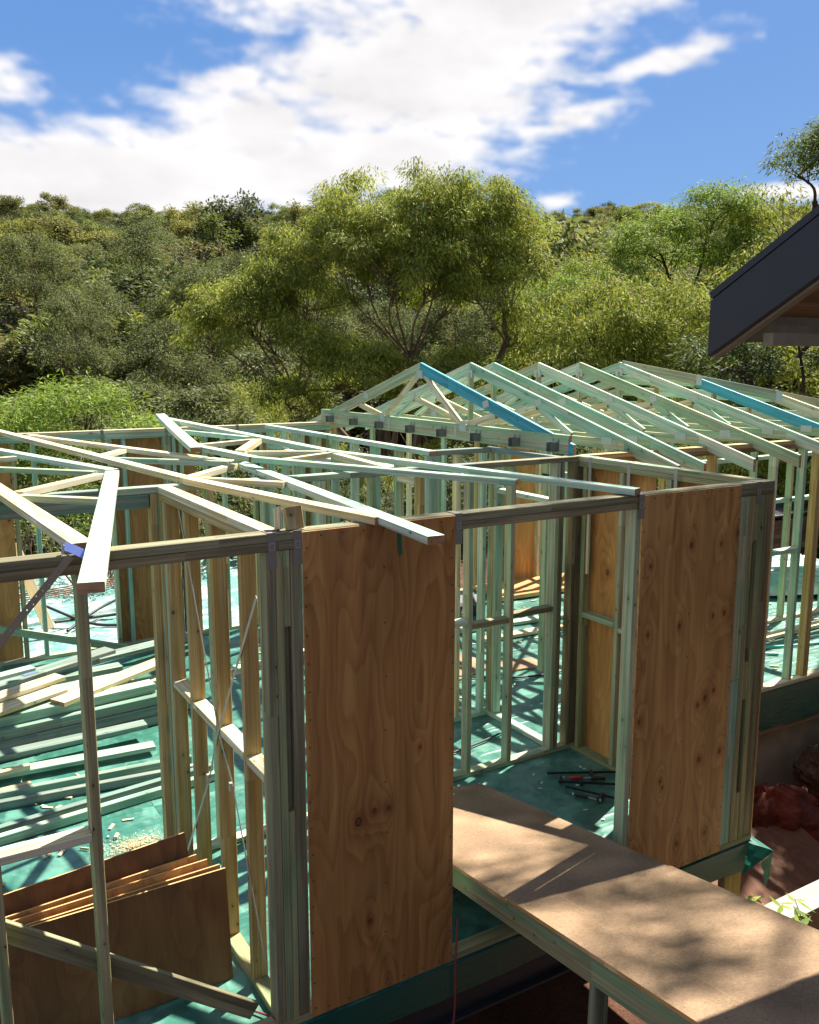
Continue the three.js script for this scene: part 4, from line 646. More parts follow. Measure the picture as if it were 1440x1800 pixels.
// ------------------------------------------------------------------ the older house whose roof corner shows at right
{
  const t = thing('old_house', 'corner of the older house roof with dark barge board at right', 'house', [6, 0.7, 1]);
  const e = [3.28, 3.80, -2.82], sl = 0.59, run = 6.2, dy = sl * run, q = (x, y, z) => [x - 6, y - 0.7, z - 1];
  const an = Math.atan(sl), vd = 0.245, dpt = vd * Math.cos(an);
  const brd = (x, off, d, w, m, name) => part(t, name, stickGeo(q(x, e[1] - off, e[2]), q(x, e[1] - off + dy, e[2] + run), w, d, { skew: [sl, sl], c: 0.002 }), [m, m]);
  brd(e[0], vd / 2, dpt, 0.032, M.fascia, 'barge_board'); brd(e[0] + 0.042, vd - 0.015, 0.045, 0.045, M.eave, 'barge_batten');
  const slab = (z0, y0, z1, y1, m, th, name, x0 = e[0] - 0.02, x1 = 13) => { const a = Math.atan2(y1 - y0, z1 - z0), L = Math.hypot(y1 - y0, z1 - z0), g = new THREE.BoxGeometry(x1 - x0, th, L); g.rotateX(-a); g.translate((x0 + x1) / 2 - 6, (y0 + y1) / 2 - 0.7, (z0 + z1) / 2 - 1); part(t, name, g, m); };
  slab(e[2], e[1] + 0.02, e[2] + run, e[1] + dy + 0.02, M.roofSteel, 0.03, 'roof_sheet'); slab(e[2] + run + 0.01, e[1] + dy + 0.02, e[2] + 2 * run, e[1] + 0.02, M.roofSteel, 0.03, 'roof_sheet');
  slab(e[2] + 0.04, e[1] - 0.05, e[2] + 0.9, e[1] - 0.05 + sl * 0.86, M.soffit, 0.02, 'soffit_board', e[0] + 0.05);
  part(t, 'eave_beam', plain(e[0] + 0.1 - 6, 7, 2.90, 2.955, -3.62, -3.57), M.eave); part(t, 'fascia', plain(e[0] + 0.03 - 6, 7, 2.92, 3.12, -3.815, -3.79), M.eave);
  for (const x of [4.3, 5.2, 6.1, 7, 7.9]) part(t, 'rafter', stickGeo(q(x, e[1] - 0.11, e[2] + 0.06), q(x, e[1] - 0.11 + sl * 1.0, e[2] + 1.06), 0.045, 0.09, {}), [M.eave, M.eave]);
  part(t, 'wall', plain(3.9 - 6, 7, 0.0, 3.3, -2.9, 7.5, 0.5), M.render); part(t, 'gable_wall', plain(3.95 - 6, 7, 3.3, 4.6, -1.2, 5.5, 0.5), M.render);
}
//@@PART4
// ------------------------------------------------------------------ vegetation
// leaves: kites with their own tone; each leaf hangs at its own angle
class Leaves {
  constructor() { this.p = []; this.c = []; }
  leaf(x, y, z, dir, side, L, W, col) {
    const t = [x + dir.x * L, y + dir.y * L, z + dir.z * L], m = [x + dir.x * L * 0.4, y + dir.y * L * 0.4, z + dir.z * L * 0.4], a = [m[0] + side.x * W, m[1] + side.y * W, m[2] + side.z * W], b = [m[0] - side.x * W, m[1] - side.y * W, m[2] - side.z * W];
    this.p.push(x, y, z, ...a, ...t, x, y, z, ...t, ...b);
    for (let i = 0; i < 6; i++) this.c.push(...col);
  }
  build() { const g = new THREE.BufferGeometry(); g.setAttribute('position', new THREE.Float32BufferAttribute(this.p, 3)); g.setAttribute('color', new THREE.Float32BufferAttribute(this.c, 3)); g.computeVertexNormals(); return g; }
}
const TONES = {
  gum: [[0.115, 0.150, 0.030], [0.085, 0.125, 0.026], [0.150, 0.165, 0.036], [0.060, 0.092, 0.024], [0.17, 0.14, 0.05]],
  lit: [[0.205, 0.235, 0.036], [0.165, 0.200, 0.032], [0.27, 0.27, 0.048], [0.105, 0.138, 0.028], [0.28, 0.21, 0.06]],
  bright: [[0.150, 0.210, 0.028], [0.120, 0.180, 0.026], [0.19, 0.235, 0.035], [0.085, 0.135, 0.024], [0.2, 0.2, 0.04]],
  olive: [[0.100, 0.120, 0.032], [0.075, 0.095, 0.028], [0.13, 0.135, 0.04], [0.05, 0.07, 0.022], [0.12, 0.10, 0.045]],
  dark: [[0.060, 0.085, 0.028], [0.045, 0.068, 0.024], [0.08, 0.10, 0.032], [0.035, 0.05, 0.018], [0.09, 0.085, 0.035]],
};
function clump(lv, r, cx, cy, cz, rad, n, L, W, tones, droop) {
  const d = new THREE.Vector3(), s = new THREE.Vector3(), up = new THREE.Vector3(0, 1, 0), shade = 0.75 + 0.5 * r();
  for (let i = 0; i < n; i++) {
    const th = r() * 6.2832, ph = Math.acos(2 * r() - 1), q = rad * Math.pow(r(), 0.55);
    const ox = Math.sin(ph) * Math.cos(th) * q, oy = Math.cos(ph) * q * 0.72, oz = Math.sin(ph) * Math.sin(th) * q;
    d.set(ox / rad + (r() - 0.5) * 1.1, -droop + (r() - 0.35) * 0.9, oz / rad + (r() - 0.5) * 1.1).normalize();
    s.crossVectors(d, up).normalize(); const tw = (r() - 0.5) * 2.4; s.multiplyScalar(Math.cos(tw)).addScaledVector(new THREE.Vector3().crossVectors(d, s), Math.sin(tw));
    const k = r(), c = tones[k < 0.32 ? 0 : k < 0.58 ? 1 : k < 0.78 ? 2 : k < 0.965 ? 3 : 4], v = shade * (0.8 + 0.4 * r()), l = L * (0.65 + 0.7 * r());
    lv.leaf(cx + ox, cy + oy, cz + oz, d, s, l, W * (0.7 + 0.6 * r()), [c[0] * v, c[1] * v, c[2] * v]);
  }
}
// A tree: stems from the ground, a limb to every lobe, twigs to its leaf clumps. lobes: [x, y, z, rx, ry, rz, clumps]; all relative to the foot.
function makeTree(o) {
  const r = rng(o.seed), lv = new Leaves(), wood = [], tones = TONES[o.tone];
  const stems = (o.stems ?? [[[0, 0, 0], [0.1, o.fork, 0]]]).map((s) => s.map(V));
  stems.forEach((s) => wood.push(tube(s, o.girth, 10, 8, o.taper ?? 0.6)));
  for (const [lx, ly, lz, rx, ry, rz, n] of o.lobes) {
    const C = new THREE.Vector3(lx, ly, lz); let best = null;
    for (const s of stems) { const e = s[s.length - 1]; if (!best || e.distanceTo(C) < best.distanceTo(C)) best = e; }
    const hub = C.clone().add(new THREE.Vector3(0, -ry * 0.45, 0)), mid = best.clone().lerp(hub, 0.5).add(new THREE.Vector3((r() - 0.5) * rx * 0.5, -0.12 * best.distanceTo(hub) * (o.sag ?? 0.6), (r() - 0.5) * rz * 0.5));
    wood.push(tube([best.clone().add(new THREE.Vector3(0, -o.girth * 2, 0)), mid, hub], o.girth * (o.thin ?? 0.42), 8, 6, 0.45));
    for (let i = 0; i < n; i++) {
      const th = r() * 6.2832, cy = -0.55 + 1.55 * Math.pow(r(), 0.8), sr = Math.sqrt(Math.max(0, 1 - Math.min(1, cy * cy))), q = 0.70 + 0.34 * r();
      const x = lx + Math.cos(th) * sr * rx * q, y = ly + cy * ry * q, z = lz + Math.sin(th) * sr * rz * q, rad = o.clump * (0.7 + 0.6 * r());
      clump(lv, r, x, y, z, rad, o.per, o.leaf[0], o.leaf[1], tones, o.droop ?? 0.5);
      if (i % (o.twig ?? 3) === 0) wood.push(tube([hub.clone().lerp(mid, r() * 0.7), hub.clone().lerp(new THREE.Vector3(x, y, z), 0.5).add(new THREE.Vector3((r() - 0.5) * 0.25 * rx, -0.06 * ry, (r() - 0.5) * 0.25 * rz)), new THREE.Vector3(x, y - rad * 0.2, z)], o.girth * 0.13, 5, 4, 0.35));
    }
  }
  const t = thing(o.name ?? 'gum_tree', o.label, 'tree', o.at, o.group); t.rotation.y = o.turn ?? 0;
  part(t, 'trunk', mergeGeometries(wood), o.bark ?? M.bark); part(t, 'crown', lv.build(), LEAF);
  return t;
}
function copyTree(src, at, s, turn, label, group, sy = 1) { const c = src.clone(); c.name = numbered(src.name.replace(/_\d+$/, '')); c.position.set(...at); c.scale.set(s, s * sy, s); c.rotation.y = turn; c.userData = { ...src.userData, label }; if (group) c.userData.group = group; scene.add(c); return c; }

// the big twin-stemmed gum behind the trusses; the frame below is right / up / depth from its foot, facing the camera
const HT = [13.4, -3.6, -22.4];
const hp = (u, v, w) => [u * 0.857 + w * 0.515, v, u * 0.515 - w * 0.857];
const hl = (u, v, w, ru, rv, rw, n) => { const p = hp(u, v, w); return [p[0], p[1], p[2], ru, rv, rw, n]; };
const hero = makeTree({
  seed: 101, tone: 'lit', thin: 0.3, at: HT, label: 'large spreading gum tree rising above the house behind the blue gable truss', girth: 0.145, clump: 0.48, per: 300, leaf: [0.145, 0.019], droop: 0.75, twig: 2, sag: 0.3,
  stems: [[hp(0, 0, 0), hp(0.1, 3.2, 0), hp(0.35, 5.6, 0), hp(0.1, 7.4, 0.2)], [hp(0.2, 1.5, 0), hp(1.5, 4.4, 0.2), hp(2.3, 6.4, 0), hp(2.9, 7.8, -0.2)], [hp(0, 1.2, 0), hp(-0.8, 3.6, -0.3), hp(-2.2, 5.4, 0), hp(-3.2, 6.4, 0.2)]],
  lobes: [hl(-0.2, 11.0, 0, 2.5, 1.35, 2.4, 46), hl(2.0, 10.7, 0.2, 1.45, 1.75, 1.7, 38), hl(-2.3, 10.0, 0, 1.7, 1.15, 1.7, 32), hl(-0.3, 9.9, -1.2, 1.9, 1.4, 1.2, 34), hl(3.0, 9.4, 0, 0.75, 1.5, 1.1, 18), hl(-4.6, 8.6, 0.1, 1.6, 0.9, 1.4, 34), hl(-2.8, 8.9, -0.3, 1.4, 0.8, 1.3, 22), hl(-5.6, 8.0, 0, 0.9, 0.7, 0.9, 12), hl(-1.5, 6.7, -0.6, 1.5, 0.9, 1.3, 24), hl(-3.3, 6.0, -0.3, 1.0, 0.7, 1.0, 14), hl(1.2, 9.0, 0.8, 1.4, 1.0, 1.3, 18), hl(0.2, 6.2, 0.5, 1.1, 0.7, 1.0, 12), hl(0.9, 10.9, -0.4, 1.5, 1.3, 1.5, 30), hl(0.7, 9.6, -1.3, 1.3, 1.1, 1.0, 24), hl(1.9, 9.3, -0.9, 1.2, 1.1, 0.9, 20), hl(-1.3, 10.4, 0.4, 1.6, 1.2, 1.5, 24), hl(-3.4, 9.4, 0.2, 1.2, 0.9, 1.2, 18), hl(2.9, 10.6, 0.5, 1.0, 1.4, 1.2, 18), hl(-4.0, 8.0, -0.6, 1.3, 0.7, 1.0, 16), hl(-2.6, 7.3, -0.9, 1.3, 0.7, 0.9, 15), hl(3.2, 7.9, -0.3, 0.7, 1.0, 0.8, 10), hl(1.0, 5.6, -0.6, 1.2, 0.7, 0.9, 14), hl(-0.7, 6.9, -1.3, 1.0, 0.6, 0.7, 11), hl(1.4, 7.0, -1.2, 0.9, 0.6, 0.7, 10)],
});
// loose lighter gums to its right, with dark crooked limbs
const airy = makeTree({
  seed: 202, tone: 'bright', at: [23.2, -3.6, -22.2], label: 'airy light green gum with crooked dark limbs beside the old roof corner', girth: 0.15, clump: 0.6, per: 260, leaf: [0.17, 0.022], droop: 0.45, twig: 2, bark: M.barkDark, sag: 0.8,
  stems: [[[0, 0, 0], [0.2, 3.5, 0.1], [0.9, 6.0, 0.2], [0.7, 8.2, 0]], [[0, 2.5, 0], [-0.7, 5.0, 0.2], [-1.6, 7.0, 0.2]]],
  lobes: [[1.4, 12.0, 0.9, 1.7, 0.7, 1.5, 24], [0.2, 11.0, -0.2, 1.9, 0.8, 1.6, 26], [2.4, 10.4, 1.4, 1.5, 0.9, 1.4, 22], [-1.6, 9.7, -1.2, 1.8, 0.8, 1.6, 24], [-3.3, 8.8, -2.2, 1.6, 0.7, 1.5, 20], [0.8, 8.9, 0.8, 1.6, 0.8, 1.4, 18], [2.9, 8.6, 1.6, 1.4, 0.8, 1.3, 16], [-1.0, 7.4, -0.6, 1.5, 0.7, 1.3, 16]],
});
const tall = makeTree({
  seed: 303, tone: 'gum', at: [24.4, -2.5, -17.2], label: 'tall thin gum standing clear of the others above the old roof', girth: 0.13, clump: 0.52, per: 170, leaf: [0.17, 0.021], droop: 0.5, twig: 2, bark: M.barkDark, sag: 0.2,
  stems: [[[0, 0, 0], [-0.1, 6, 0], [0.15, 8.5, 0.1], [-0.2, 10.6, -0.1]], [[0, 7.6, 0], [0.8, 9.4, 0.6], [1.4, 11.2, 1.1]], [[-0.05, 7.2, 0], [-0.5, 8.6, -0.3], [-0.62, 9.4, -0.4]]],
  lobes: [[-0.5, 11.7, -0.5, 0.95, 0.75, 0.9, 17], [0.6, 12.3, 0.4, 1.1, 0.8, 1.0, 20], [1.8, 12.2, 1.4, 1.1, 0.9, 1.0, 18], [1.6, 10.2, 1.3, 0.7, 0.5, 0.6, 7]],
});
const bush = makeTree({
  name: 'wattle_bush', seed: 404, tone: 'bright', at: [3.0, -4.2, -17.6], label: 'broad bright green wattle crowding the back wall at far left', girth: 0.11, clump: 0.46, per: 190, leaf: [0.13, 0.016], droop: 0.25, twig: 2, bark: M.barkDark, sag: 0.4,
  stems: [[[0, 0, 0], [-0.2, 2, 0], [-0.6, 3.8, 0]], [[0.3, 0, 0], [0.8, 2.4, 0.1], [1.1, 4.0, 0.2]], [[-0.4, 0, 0], [-1.4, 2.2, 0], [-2.0, 3.6, 0]]],
  lobes: [[0.3, 6.4, 0, 1.5, 0.95, 1.3, 38], [-1.5, 6.2, 0.1, 1.5, 0.95, 1.3, 36], [1.5, 5.8, 0.1, 0.95, 0.85, 1.0, 22], [-3.0, 6.0, 0, 1.5, 1.0, 1.3, 26], [-0.4, 5.2, 0.8, 1.6, 0.7, 0.8, 18], [1.0, 4.9, 0.6, 1.1, 0.6, 0.7, 12]],
});
// stock for the middle distance
const midA = makeTree({ seed: 505, tone: 'olive', at: [9.2, -5.0, -28], label: 'rounded olive gum left of the big spreading gum', group: null, girth: 0.16, clump: 0.6, per: 120, leaf: [0.21, 0.03], droop: 0.4, twig: 3, stems: [[[0, 0, 0], [0.1, 2.5, 0], [0.1, 4.4, 0.1]]], lobes: [[0, 6.6, 0, 1.6, 1.0, 1.6, 30], [1.3, 5.8, 0.5, 1.2, 0.8, 1.2, 18], [-1.3, 5.9, -0.3, 1.2, 0.8, 1.2, 18], [0.2, 5.2, 1.2, 1.2, 0.7, 1.0, 14]] });
const midB = makeTree({ seed: 606, tone: 'lit', at: [19.5, -4.2, -22.0], label: 'bushy gum with yellow-tipped leaves right of the big gum', girth: 0.15, clump: 0.55, per: 230, leaf: [0.14, 0.0195], droop: 0.65, twig: 2, bark: M.barkDark, stems: [[[0, 0, 0], [0.3, 2.2, 0.1], [-0.2, 4.2, 0]]], lobes: [[-0.2, 7.4, 0, 1.3, 0.9, 1.2, 22], [1.0, 6.4, 0.6, 1.1, 0.8, 1.1, 18], [-1.3, 6.2, -0.5, 1.1, 0.8, 1.1, 18], [0.1, 5.0, 0.8, 1.3, 0.7, 1.1, 18], [-0.8, 4.2, 0.5, 1.1, 0.6, 1.0, 12]] });
const midC = makeTree({ name: 'shrub', seed: 707, tone: 'dark', at: [8.9, -4.5, -19.2], label: 'dark rounded shrub behind the raised end of the top loose truss', girth: 0.08, clump: 0.42, per: 130, leaf: [0.13, 0.022], droop: 0.2, twig: 2, bark: M.barkDark, stems: [[[0, 0, 0], [0, 1.4, 0], [0.1, 2.6, 0]], [[0.2, 0, 0], [0.6, 1.6, 0.1], [0.9, 2.6, 0.2]]], lobes: [[0, 4.6, 0, 1.3, 0.85, 1.2, 28], [1.1, 4.2, 0.3, 0.9, 0.7, 0.9, 16], [-0.9, 4.0, 0.1, 0.9, 0.7, 0.9, 14], [0.2, 3.2, 0.6, 1.3, 0.7, 0.9, 16]] });
const midD = makeTree({ seed: 1616, tone: 'olive', at: [12.1, -6.2, -56.5], label: 'tall olive gum standing in the dark grove at left', girth: 0.15, clump: 0.55, per: 260, leaf: [0.12, 0.018], droop: 0.5, twig: 3, stems: [[[0, 0, 0], [0.3, 3.2, 0.1], [-0.2, 5.6, 0]], [[0.1, 2, 0], [0.9, 4, 0.2], [1.3, 5.8, 0.1]]], lobes: [[-0.3, 8.6, 0, 1.2, 0.75, 1.2, 22], [1.1, 8.0, 0.4, 1.0, 0.7, 1.0, 17], [-1.4, 7.4, -0.4, 1.0, 0.65, 1.0, 15], [0.4, 6.9, 0.8, 1.1, 0.6, 0.9, 15], [2.0, 6.8, 0.2, 0.9, 0.55, 0.8, 12], [-0.6, 5.8, 0.6, 1.1, 0.6, 0.9, 12]] });
midD.scale.setScalar(1.5);
const MID = [
  // source, azimuth, distance, scale, turn, label
  [midC, 22.2, 19.0, 0.95, 1.1, 'dark green shrub just left of the first truss heel'], [midC, 15.8, 19.5, 0.85, 2.3, 'small grey-green shrub right of the broad wattle'], [midC, 26.5, 17.5, 0.8, 0.4, 'shrub showing between the gable truss and the back wall'], [midC, 34, 18, 0.9, 5, 'shrub low behind the gable truss webs'], [midC, 41, 19, 1.0, 3.6, 'shrub low behind the middle truss peaks'],
  [midA, 19.2, 31, 0.95, 0.6, 'rounded olive gum above the dark shrub left of centre'], [midA, 13.6, 34, 1.05, 2.0, 'olive gum above the wattle, nearer the frame edge'], [midA, 9.5, 30, 1.0, 3.1, 'olive gum at the far left edge above the wattle'], [midD, 16.4, 42, 1.15, 4.0, 'broad pale olive gum half way up at left'], [midA, 22.8, 39, 1.25, 5.2, 'olive gum behind the left lobe of the big gum'], [midD, 11, 48, 1.3, 1.3, 'large dull gum at left under the dark grove'], [midA, 27.5, 44, 1.2, 2.6, 'olive gum seen through the limbs of the big gum'],
  [midB, 42.8, 26.5, 1.12, 0, 'leafy gum right of the big gum with crooked lower branches'], [midB, 39.4, 30, 1.25, 1.9, 'bushy gum tucked against the right side of the big gum'], [midB, 47.0, 27, 1.1, 3.3, 'dense gum below the airy light green one'], [midB, 50.8, 25, 1.12, 4.6, 'dense gum left of the barge board tip'], [midB, 45.2, 36, 1.5, 5.5, 'taller gum behind the dense ones at right'], [midB, 52.5, 33, 1.5, 0.9, 'gum behind the barge board at right'], [midB, 56, 27, 1.1, 2.2, 'gum partly hidden by the old roof corner'], [midB, 30.8, 27, 0.75, 4.1, 'low leafy gum behind the blue chord of the gable truss'], [midB, 35.2, 25, 0.72, 0.2, 'low leafy gum behind the second and third trusses'], [midB, 54.5, 18, 0.75, 3.0, 'leafy gum beneath the old eave at the right edge'], [midB, 51.3, 19, 0.66, 5.1, 'leafy gum behind the hip rafter at right'], [midB, 47.6, 20, 0.62, 1.5, 'low gum behind the last truss peaks'],
  [midD, 18.2, 52, 1.5, 2.4, 'tall bushy gum in front of the dark grove, left of centre'], [midD, 20.8, 62, 1.6, 3.6, 'broad dull gum on the slope left of the big gum'], [midD, 24.6, 56, 1.5, 5.0, 'bushy gum on the slope above the big gum left lobe'], [midD, 9.0, 66, 1.7, 1.1, 'broad dull gum on the slope at the far left edge'], [midD, 15.2, 72, 1.8, 4.4, 'broad dull gum higher on the slope at left'], [midD, 29.5, 48, 1.3, 0.8, 'bushy gum glimpsed between the limbs of the big gum'], [midD, 33.5, 46, 1.3, 3.0, 'bushy gum behind the right fork of the big gum'], [midA, 37.5, 50, 1.7, 2.0, 'rounded gum behind the right flank of the big gum'], [midB, 41.0, 44, 1.7, 4.2, 'leafy gum filling the gap right of the big gum'], [midD, 48.5, 46, 1.4, 0.5, 'rounded gum behind the airy light green gum'], [midB, 21.0, 33, 1.0, 1.6, 'bushy gum low in front of the slope left of the big gum'], [midB, 14.8, 27, 0.8, 3.9, 'low bushy gum just behind the wattle'], [midB, 25.0, 28, 0.85, 0.2, 'low bushy gum under the left lobe of the big gum'],
  [midA, 6, 26, 1, 1, 'gum just outside the left edge beyond the wattle'],
];
for (const [s, az, d, k, turn, label] of MID) { const x = Math.sin(az * R) * d, z = -Math.cos(az * R) * d; copyTree(s, [x, Math.min(groundY(x, z), -3.2) - 0.2, z], k, turn, label); }
{ // dark twisted trunk under the old eave
  makeTree({ name: 'banksia_tree', seed: 808, tone: 'dark', at: [15.3, -1.8, -11.2], label: 'dark twisted thick-trunked tree below the old eave at the right edge', girth: 0.11, taper: 0.2, clump: 0.4, per: 150, leaf: [0.15, 0.024], droop: 0.3, twig: 2, bark: M.barkDark, sag: 1, stems: [[[0, 0, 0], [0.35, 1.8, 0], [-0.1, 3.6, 0.1], [0.35, 4.6, 0.1], [0.2, 5.6, 0]], [[0, 3.3, 0], [0.5, 4.4, 0.3], [0.9, 5.6, 0.3]], [[0, 3.0, 0], [-0.5, 4.2, -0.3], [-0.8, 5.3, -0.4]]], lobes: [[0.2, 6.4, 0, 1.1, 0.6, 1.0, 14], [1.3, 5.6, 0.6, 0.9, 0.6, 0.8, 12], [-1.2, 5.3, -0.6, 0.8, 0.5, 0.7, 10], [-0.6, 4.3, 0.3, 0.7, 0.4, 0.5, 8]] });
  // tree outside the frame on the right that dapples the walkway
  makeTree({ seed: 909, tone: 'gum', at: [14.2, -1.2, -8.6], label: 'gum tree outside the right edge that dapples the walkway', girth: 0.14, clump: 0.5, per: 62, leaf: [0.22, 0.034], droop: 0.5, twig: 3, stems: [[[0, 0, 0], [0.6, 6, 0.2], [0.3, 11, 0.6], [-0.2, 14, 1.0]]], lobes: [[-0.8, 16.6, 1.2, 1.5, 1.0, 1.4, 14], [0.5, 17.6, 2.3, 1.4, 1.0, 1.3, 13], [-1.4, 17.8, 2.9, 1.2, 0.9, 1.2, 10], [-0.2, 15.6, 3.0, 1.2, 0.9, 1.1, 9], [-2.2, 16.2, 0.9, 0.9, 0.7, 0.9, 4]] });
  makeTree({ seed: 919, tone: 'gum', at: [12.5, -1.3, -4.9], label: 'leaning gum tree added outside the right edge to shade the ground below the floor', girth: 0.12, clump: 0.42, per: 230, leaf: [0.17, 0.028], droop: 0.5, twig: 3, stems: [[[0, 0, 0], [0.3, 2.5, -0.2], [0.0, 4.6, -0.8]]], lobes: [[-0.1, 7.3, -1.4, 0.7, 0.7, 0.7, 18], [0.7, 7.4, -1.6, 0.8, 0.8, 0.8, 22], [1.2, 7.0, -1.3, 0.8, 0.7, 0.7, 16], [0.6, 6.3, -0.7, 1.0, 0.7, 0.7, 22], [0.3, 6.0, 0.2, 1.0, 0.6, 0.6, 12]] });  // unseen tree, crown shaped and placed to darken the ground by the floor corner
}
// plants by the walkway
function sprig(at, label, seed, n, L) {
  const r = rng(seed), lv = new Leaves(), w = [], up = new THREE.Vector3(0, 1, 0);
  for (let k = 0; k < n; k++) { const a = r() * 6.28, e = new THREE.Vector3(Math.cos(a) * 0.14, 0.22 + 0.2 * r(), Math.sin(a) * 0.14); w.push(tube([[0, 0, 0], e.clone().multiplyScalar(0.5).add(new THREE.Vector3(0, 0.05, 0)), e], 0.004, 5, 4, 0.4)); for (let i = 0; i < 11; i++) { const p = e.clone().multiplyScalar(0.3 + 0.07 * i), b = r() * 6.28, d = new THREE.Vector3(Math.cos(b), 0.1 - 0.5 * r(), Math.sin(b)).normalize(), s = new THREE.Vector3().crossVectors(d, up).normalize(); const c = TONES.bright[Math.floor(r() * 4)]; lv.leaf(p.x, p.y, p.z, d, s, L * (0.6 + 0.6 * r()), L * 0.11, c); } }
  const t = thing('plant', label, 'plant', at); part(t, 'stem', mergeGeometries(w), M.barkDark); part(t, 'foliage', lv.build(), LEAF);
}
sprig([5.15, -0.62, -3.86], 'thin leafy plant poking up beside the walkway near the floor corner', 21, 5, 0.16); sprig([4.78, -0.42, -3.42], 'sprawling leafy sprig over the pale wall top', 22, 4, 0.17); sprig([4.75, -0.15, -3.05], 'small light green tuft at the walkway edge on the right', 23, 4, 0.13);
// scrub right behind the back wall: bare twigs and leaves
function scrub(at, seed, label) {
  const r = rng(seed), lv = new Leaves(), w = [];
  for (let k = 0; k < 26; k++) { const a = r() * 6.28, l = 0.9 + 1.5 * r(), p0 = new THREE.Vector3((r() - 0.5) * 0.8, 0, (r() - 0.5) * 0.5), p2 = new THREE.Vector3(Math.cos(a) * 0.9, l, Math.sin(a) * 0.6).add(p0), p1 = p0.clone().lerp(p2, 0.5).add(new THREE.Vector3((r() - 0.5) * 0.4, 0.1, (r() - 0.5) * 0.3)); w.push(tube([p0, p1, p2], 0.008 + 0.016 * r(), 6, 4, 0.4)); if (r() < 0.8) clump(lv, r, p2.x, p2.y, p2.z, 0.28, 60, 0.10, 0.014, TONES[r() < 0.5 ? 'olive' : 'gum'], 0.2); }
  const t = thing('scrub', label, 'shrub', at); part(t, 'branches', mergeGeometries(w), M.bark); part(t, 'foliage', lv.build(), LEAF); return t;
}
const sc = scrub([3.0, -0.5, -14.9], 33, 'tangled twiggy scrub showing through the left gap of the back wall');
[[4.3, 1.2, 'twiggy scrub behind the middle of the back wall'], [5.6, 2.5, 'twiggy scrub behind the cupboard walls'], [7.0, 3.6, 'twiggy scrub below the gable truss bottom chord'], [8.6, 0.7, 'twiggy scrub behind the truss rooms'], [1.9, 4.4, 'twiggy scrub at the far left gap of the back wall'], [10.4, 5.3, 'twiggy scrub further right behind the trusses'], [12.6, 2.0, 'twiggy scrub beyond the far rooms at right']].forEach(([x, turn, label], i) => copyTree(sc, [x, -0.6, -14.9 - 0.25 * (i % 3)], 1.0 + 0.1 * (i % 3), turn, label));
{ const t = copyTree(midC, [15.2, -2.6, -9.2], 0.9, 1, 'leafy shrub seen through the right frame opening'); copyTree(midC, [16.8, -2.4, -8.2], 0.95, 2.2, 'leafy shrub beyond the brick pallet at right'); copyTree(midC, [13.8, -2.8, -11.6], 0.8, 4.2, 'leafy shrub behind the inner teal frame'); }

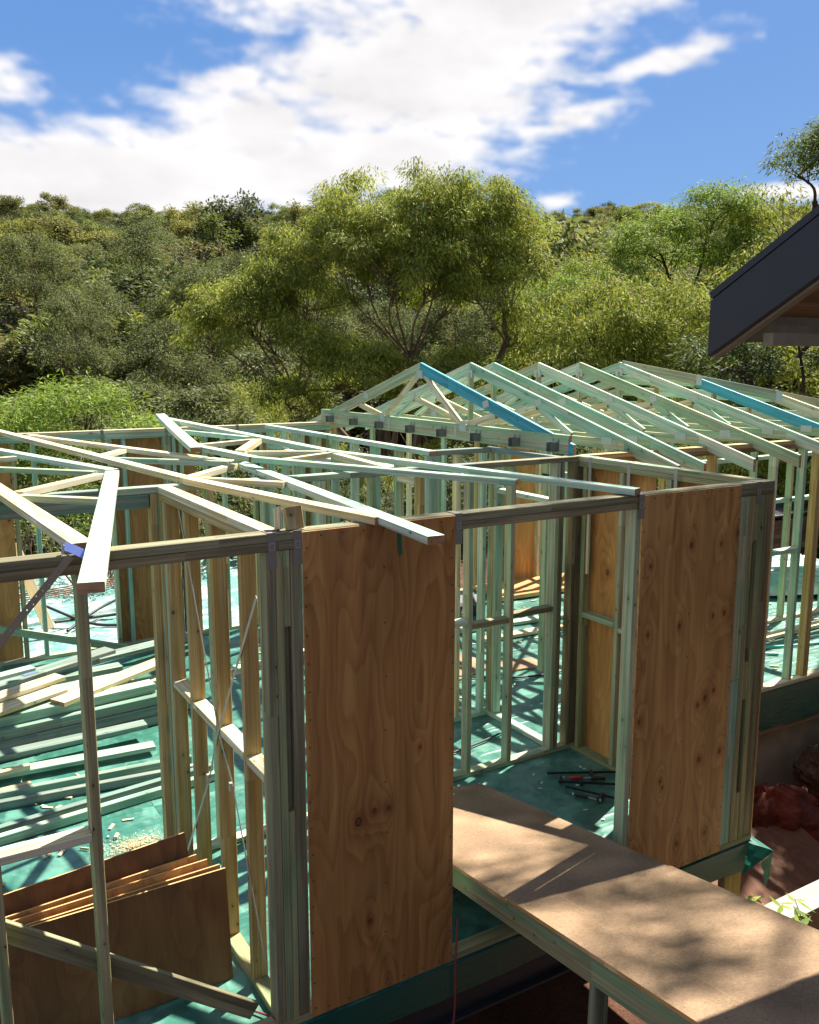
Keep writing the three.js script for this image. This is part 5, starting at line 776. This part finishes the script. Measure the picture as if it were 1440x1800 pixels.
// ------------------------------------------------------------------ the forested hill: crowns past counting
{
  const protos = [];
  for (let s = 0; s < 4; s++) {
    const r = rng(1200 + s), lv = new Leaves(), tones = [TONES.olive, TONES.gum, TONES.dark, TONES.olive][s];
    for (let k = 0; k < 26; k++) { const th = r() * 6.28, cy = -0.35 + 1.3 * r(), sr = Math.sqrt(Math.max(0, 1 - Math.min(1, cy * cy))), q = 0.62 + 0.3 * r(); clump(lv, r, Math.cos(th) * sr * q, cy * 0.62 * q, Math.sin(th) * sr * q, 0.25, 150, 0.088, 0.024, tones, 0.2); }
    const g = lv.build(), trunk = []; for (let k = 0; k < 3; k++) { const a = r() * 6.28; trunk.push(tube([[0, -2.4, 0], [Math.cos(a) * 0.08, -1.1, Math.sin(a) * 0.08], [Math.cos(a) * 0.45, -0.1, Math.sin(a) * 0.45]], 0.05, 4, 4, 0.5)); }
    const tg = mergeGeometries(trunk).toNonIndexed(); tg.deleteAttribute('uv'); const col = []; for (let i = 0; i < tg.attributes.position.count; i++) col.push(0.20, 0.165, 0.13); tg.setAttribute('color', new THREE.Float32BufferAttribute(col, 3));
    protos.push(mergeGeometries([g, tg]));
  }
  const r = rng(77), lists = [[], [], [], []], m = new THREE.Matrix4(), e = new THREE.Euler(), q = new THREE.Quaternion();
  for (let k = 0; k < 10500; k++) {
    const az = -28 + 120 * r(), d = 54 + 196 * Math.pow(r(), 0.72), x = Math.sin(az * R) * d, z = -Math.cos(az * R) * d;
    if (d < 66 && r() < 0.3) continue;
    const s = (1.2 + 1.3 * r() * r() + 0.4 * r()) * mix(1.75, 1.05, ss(70, 190, d)) * (r() < 0.06 && d < 150 ? 1.35 : 1), y = groundY(x, z) + s * (1.4 + 1.0 * r()) + (d > 140 ? 0.9 : 2.4) * r() * r();
    e.set((r() - 0.5) * 0.3, r() * 6.28, (r() - 0.5) * 0.3); q.setFromEuler(e);
    m.compose(new THREE.Vector3(x, y, z), q, new THREE.Vector3(s * (0.9 + 0.35 * r()), s * (0.85 + 0.6 * r()), s * (0.9 + 0.35 * r())));
    const v = 0.75 + 0.6 * r(), grove = fbm(x * 0.03, z * 0.03, 3, 44), dk = (grove < 0.42 ? 0.66 : 1) * (r() < 0.1 ? 1.3 : 1);
    lists[Math.floor(r() * 4)].push([m.clone(), new THREE.Color().setRGB(v * dk * (0.95 + 0.25 * r()), v * dk, v * dk * (0.8 + 0.4 * r()))]);
  }
  lists.forEach((l, i) => {
    const im = new THREE.InstancedMesh(protos[i], LEAFFAR, l.length); l.forEach(([mm, c], k) => { im.setMatrixAt(k, mm); im.setColorAt(k, c); });
    im.name = numbered('hill_forest'); im.userData = { kind: 'stuff', label: ['olive', 'mid green', 'darker green', 'dull olive'][i] + ' crowns of the dense gum forest covering the hillside', category: 'forest' }; scene.add(im);
  });
  // low bush layer hiding the soil
  const lv = new Leaves(), rr = rng(5); clump(lv, rr, 0, 0.3, 0, 1, 420, 0.24, 0.05, TONES.dark, 0.0); const im = new THREE.InstancedMesh(lv.build(), LEAFFAR, 2600); let n = 0;
  for (let k = 0; k < 2600; k++) { const az = -25 + 110 * r(), d = 15.5 + 120 * Math.pow(r(), 1.5), x = Math.sin(az * R) * d, z = -Math.cos(az * R) * d, s = 0.7 + 0.9 * r(); if (z > (x < 6.6 ? -16.4 : -14.8) && x < 14) continue; q.setFromEuler(e.set(0, r() * 6.28, 0)); m.compose(new THREE.Vector3(x, groundY(x, z) + 0.1, z), q, new THREE.Vector3(s, s * 0.9, s)); im.setMatrixAt(n, m); const v = 0.8 + 0.5 * r(); im.setColorAt(n++, new THREE.Color().setRGB(v, v, v)); }
  im.count = n; im.name = 'undergrowth'; im.userData = { kind: 'stuff', label: 'low dark undergrowth between the trees on the slope', category: 'undergrowth' }; scene.add(im);
}
shadow(scene);
renderer.render(scene, camera);
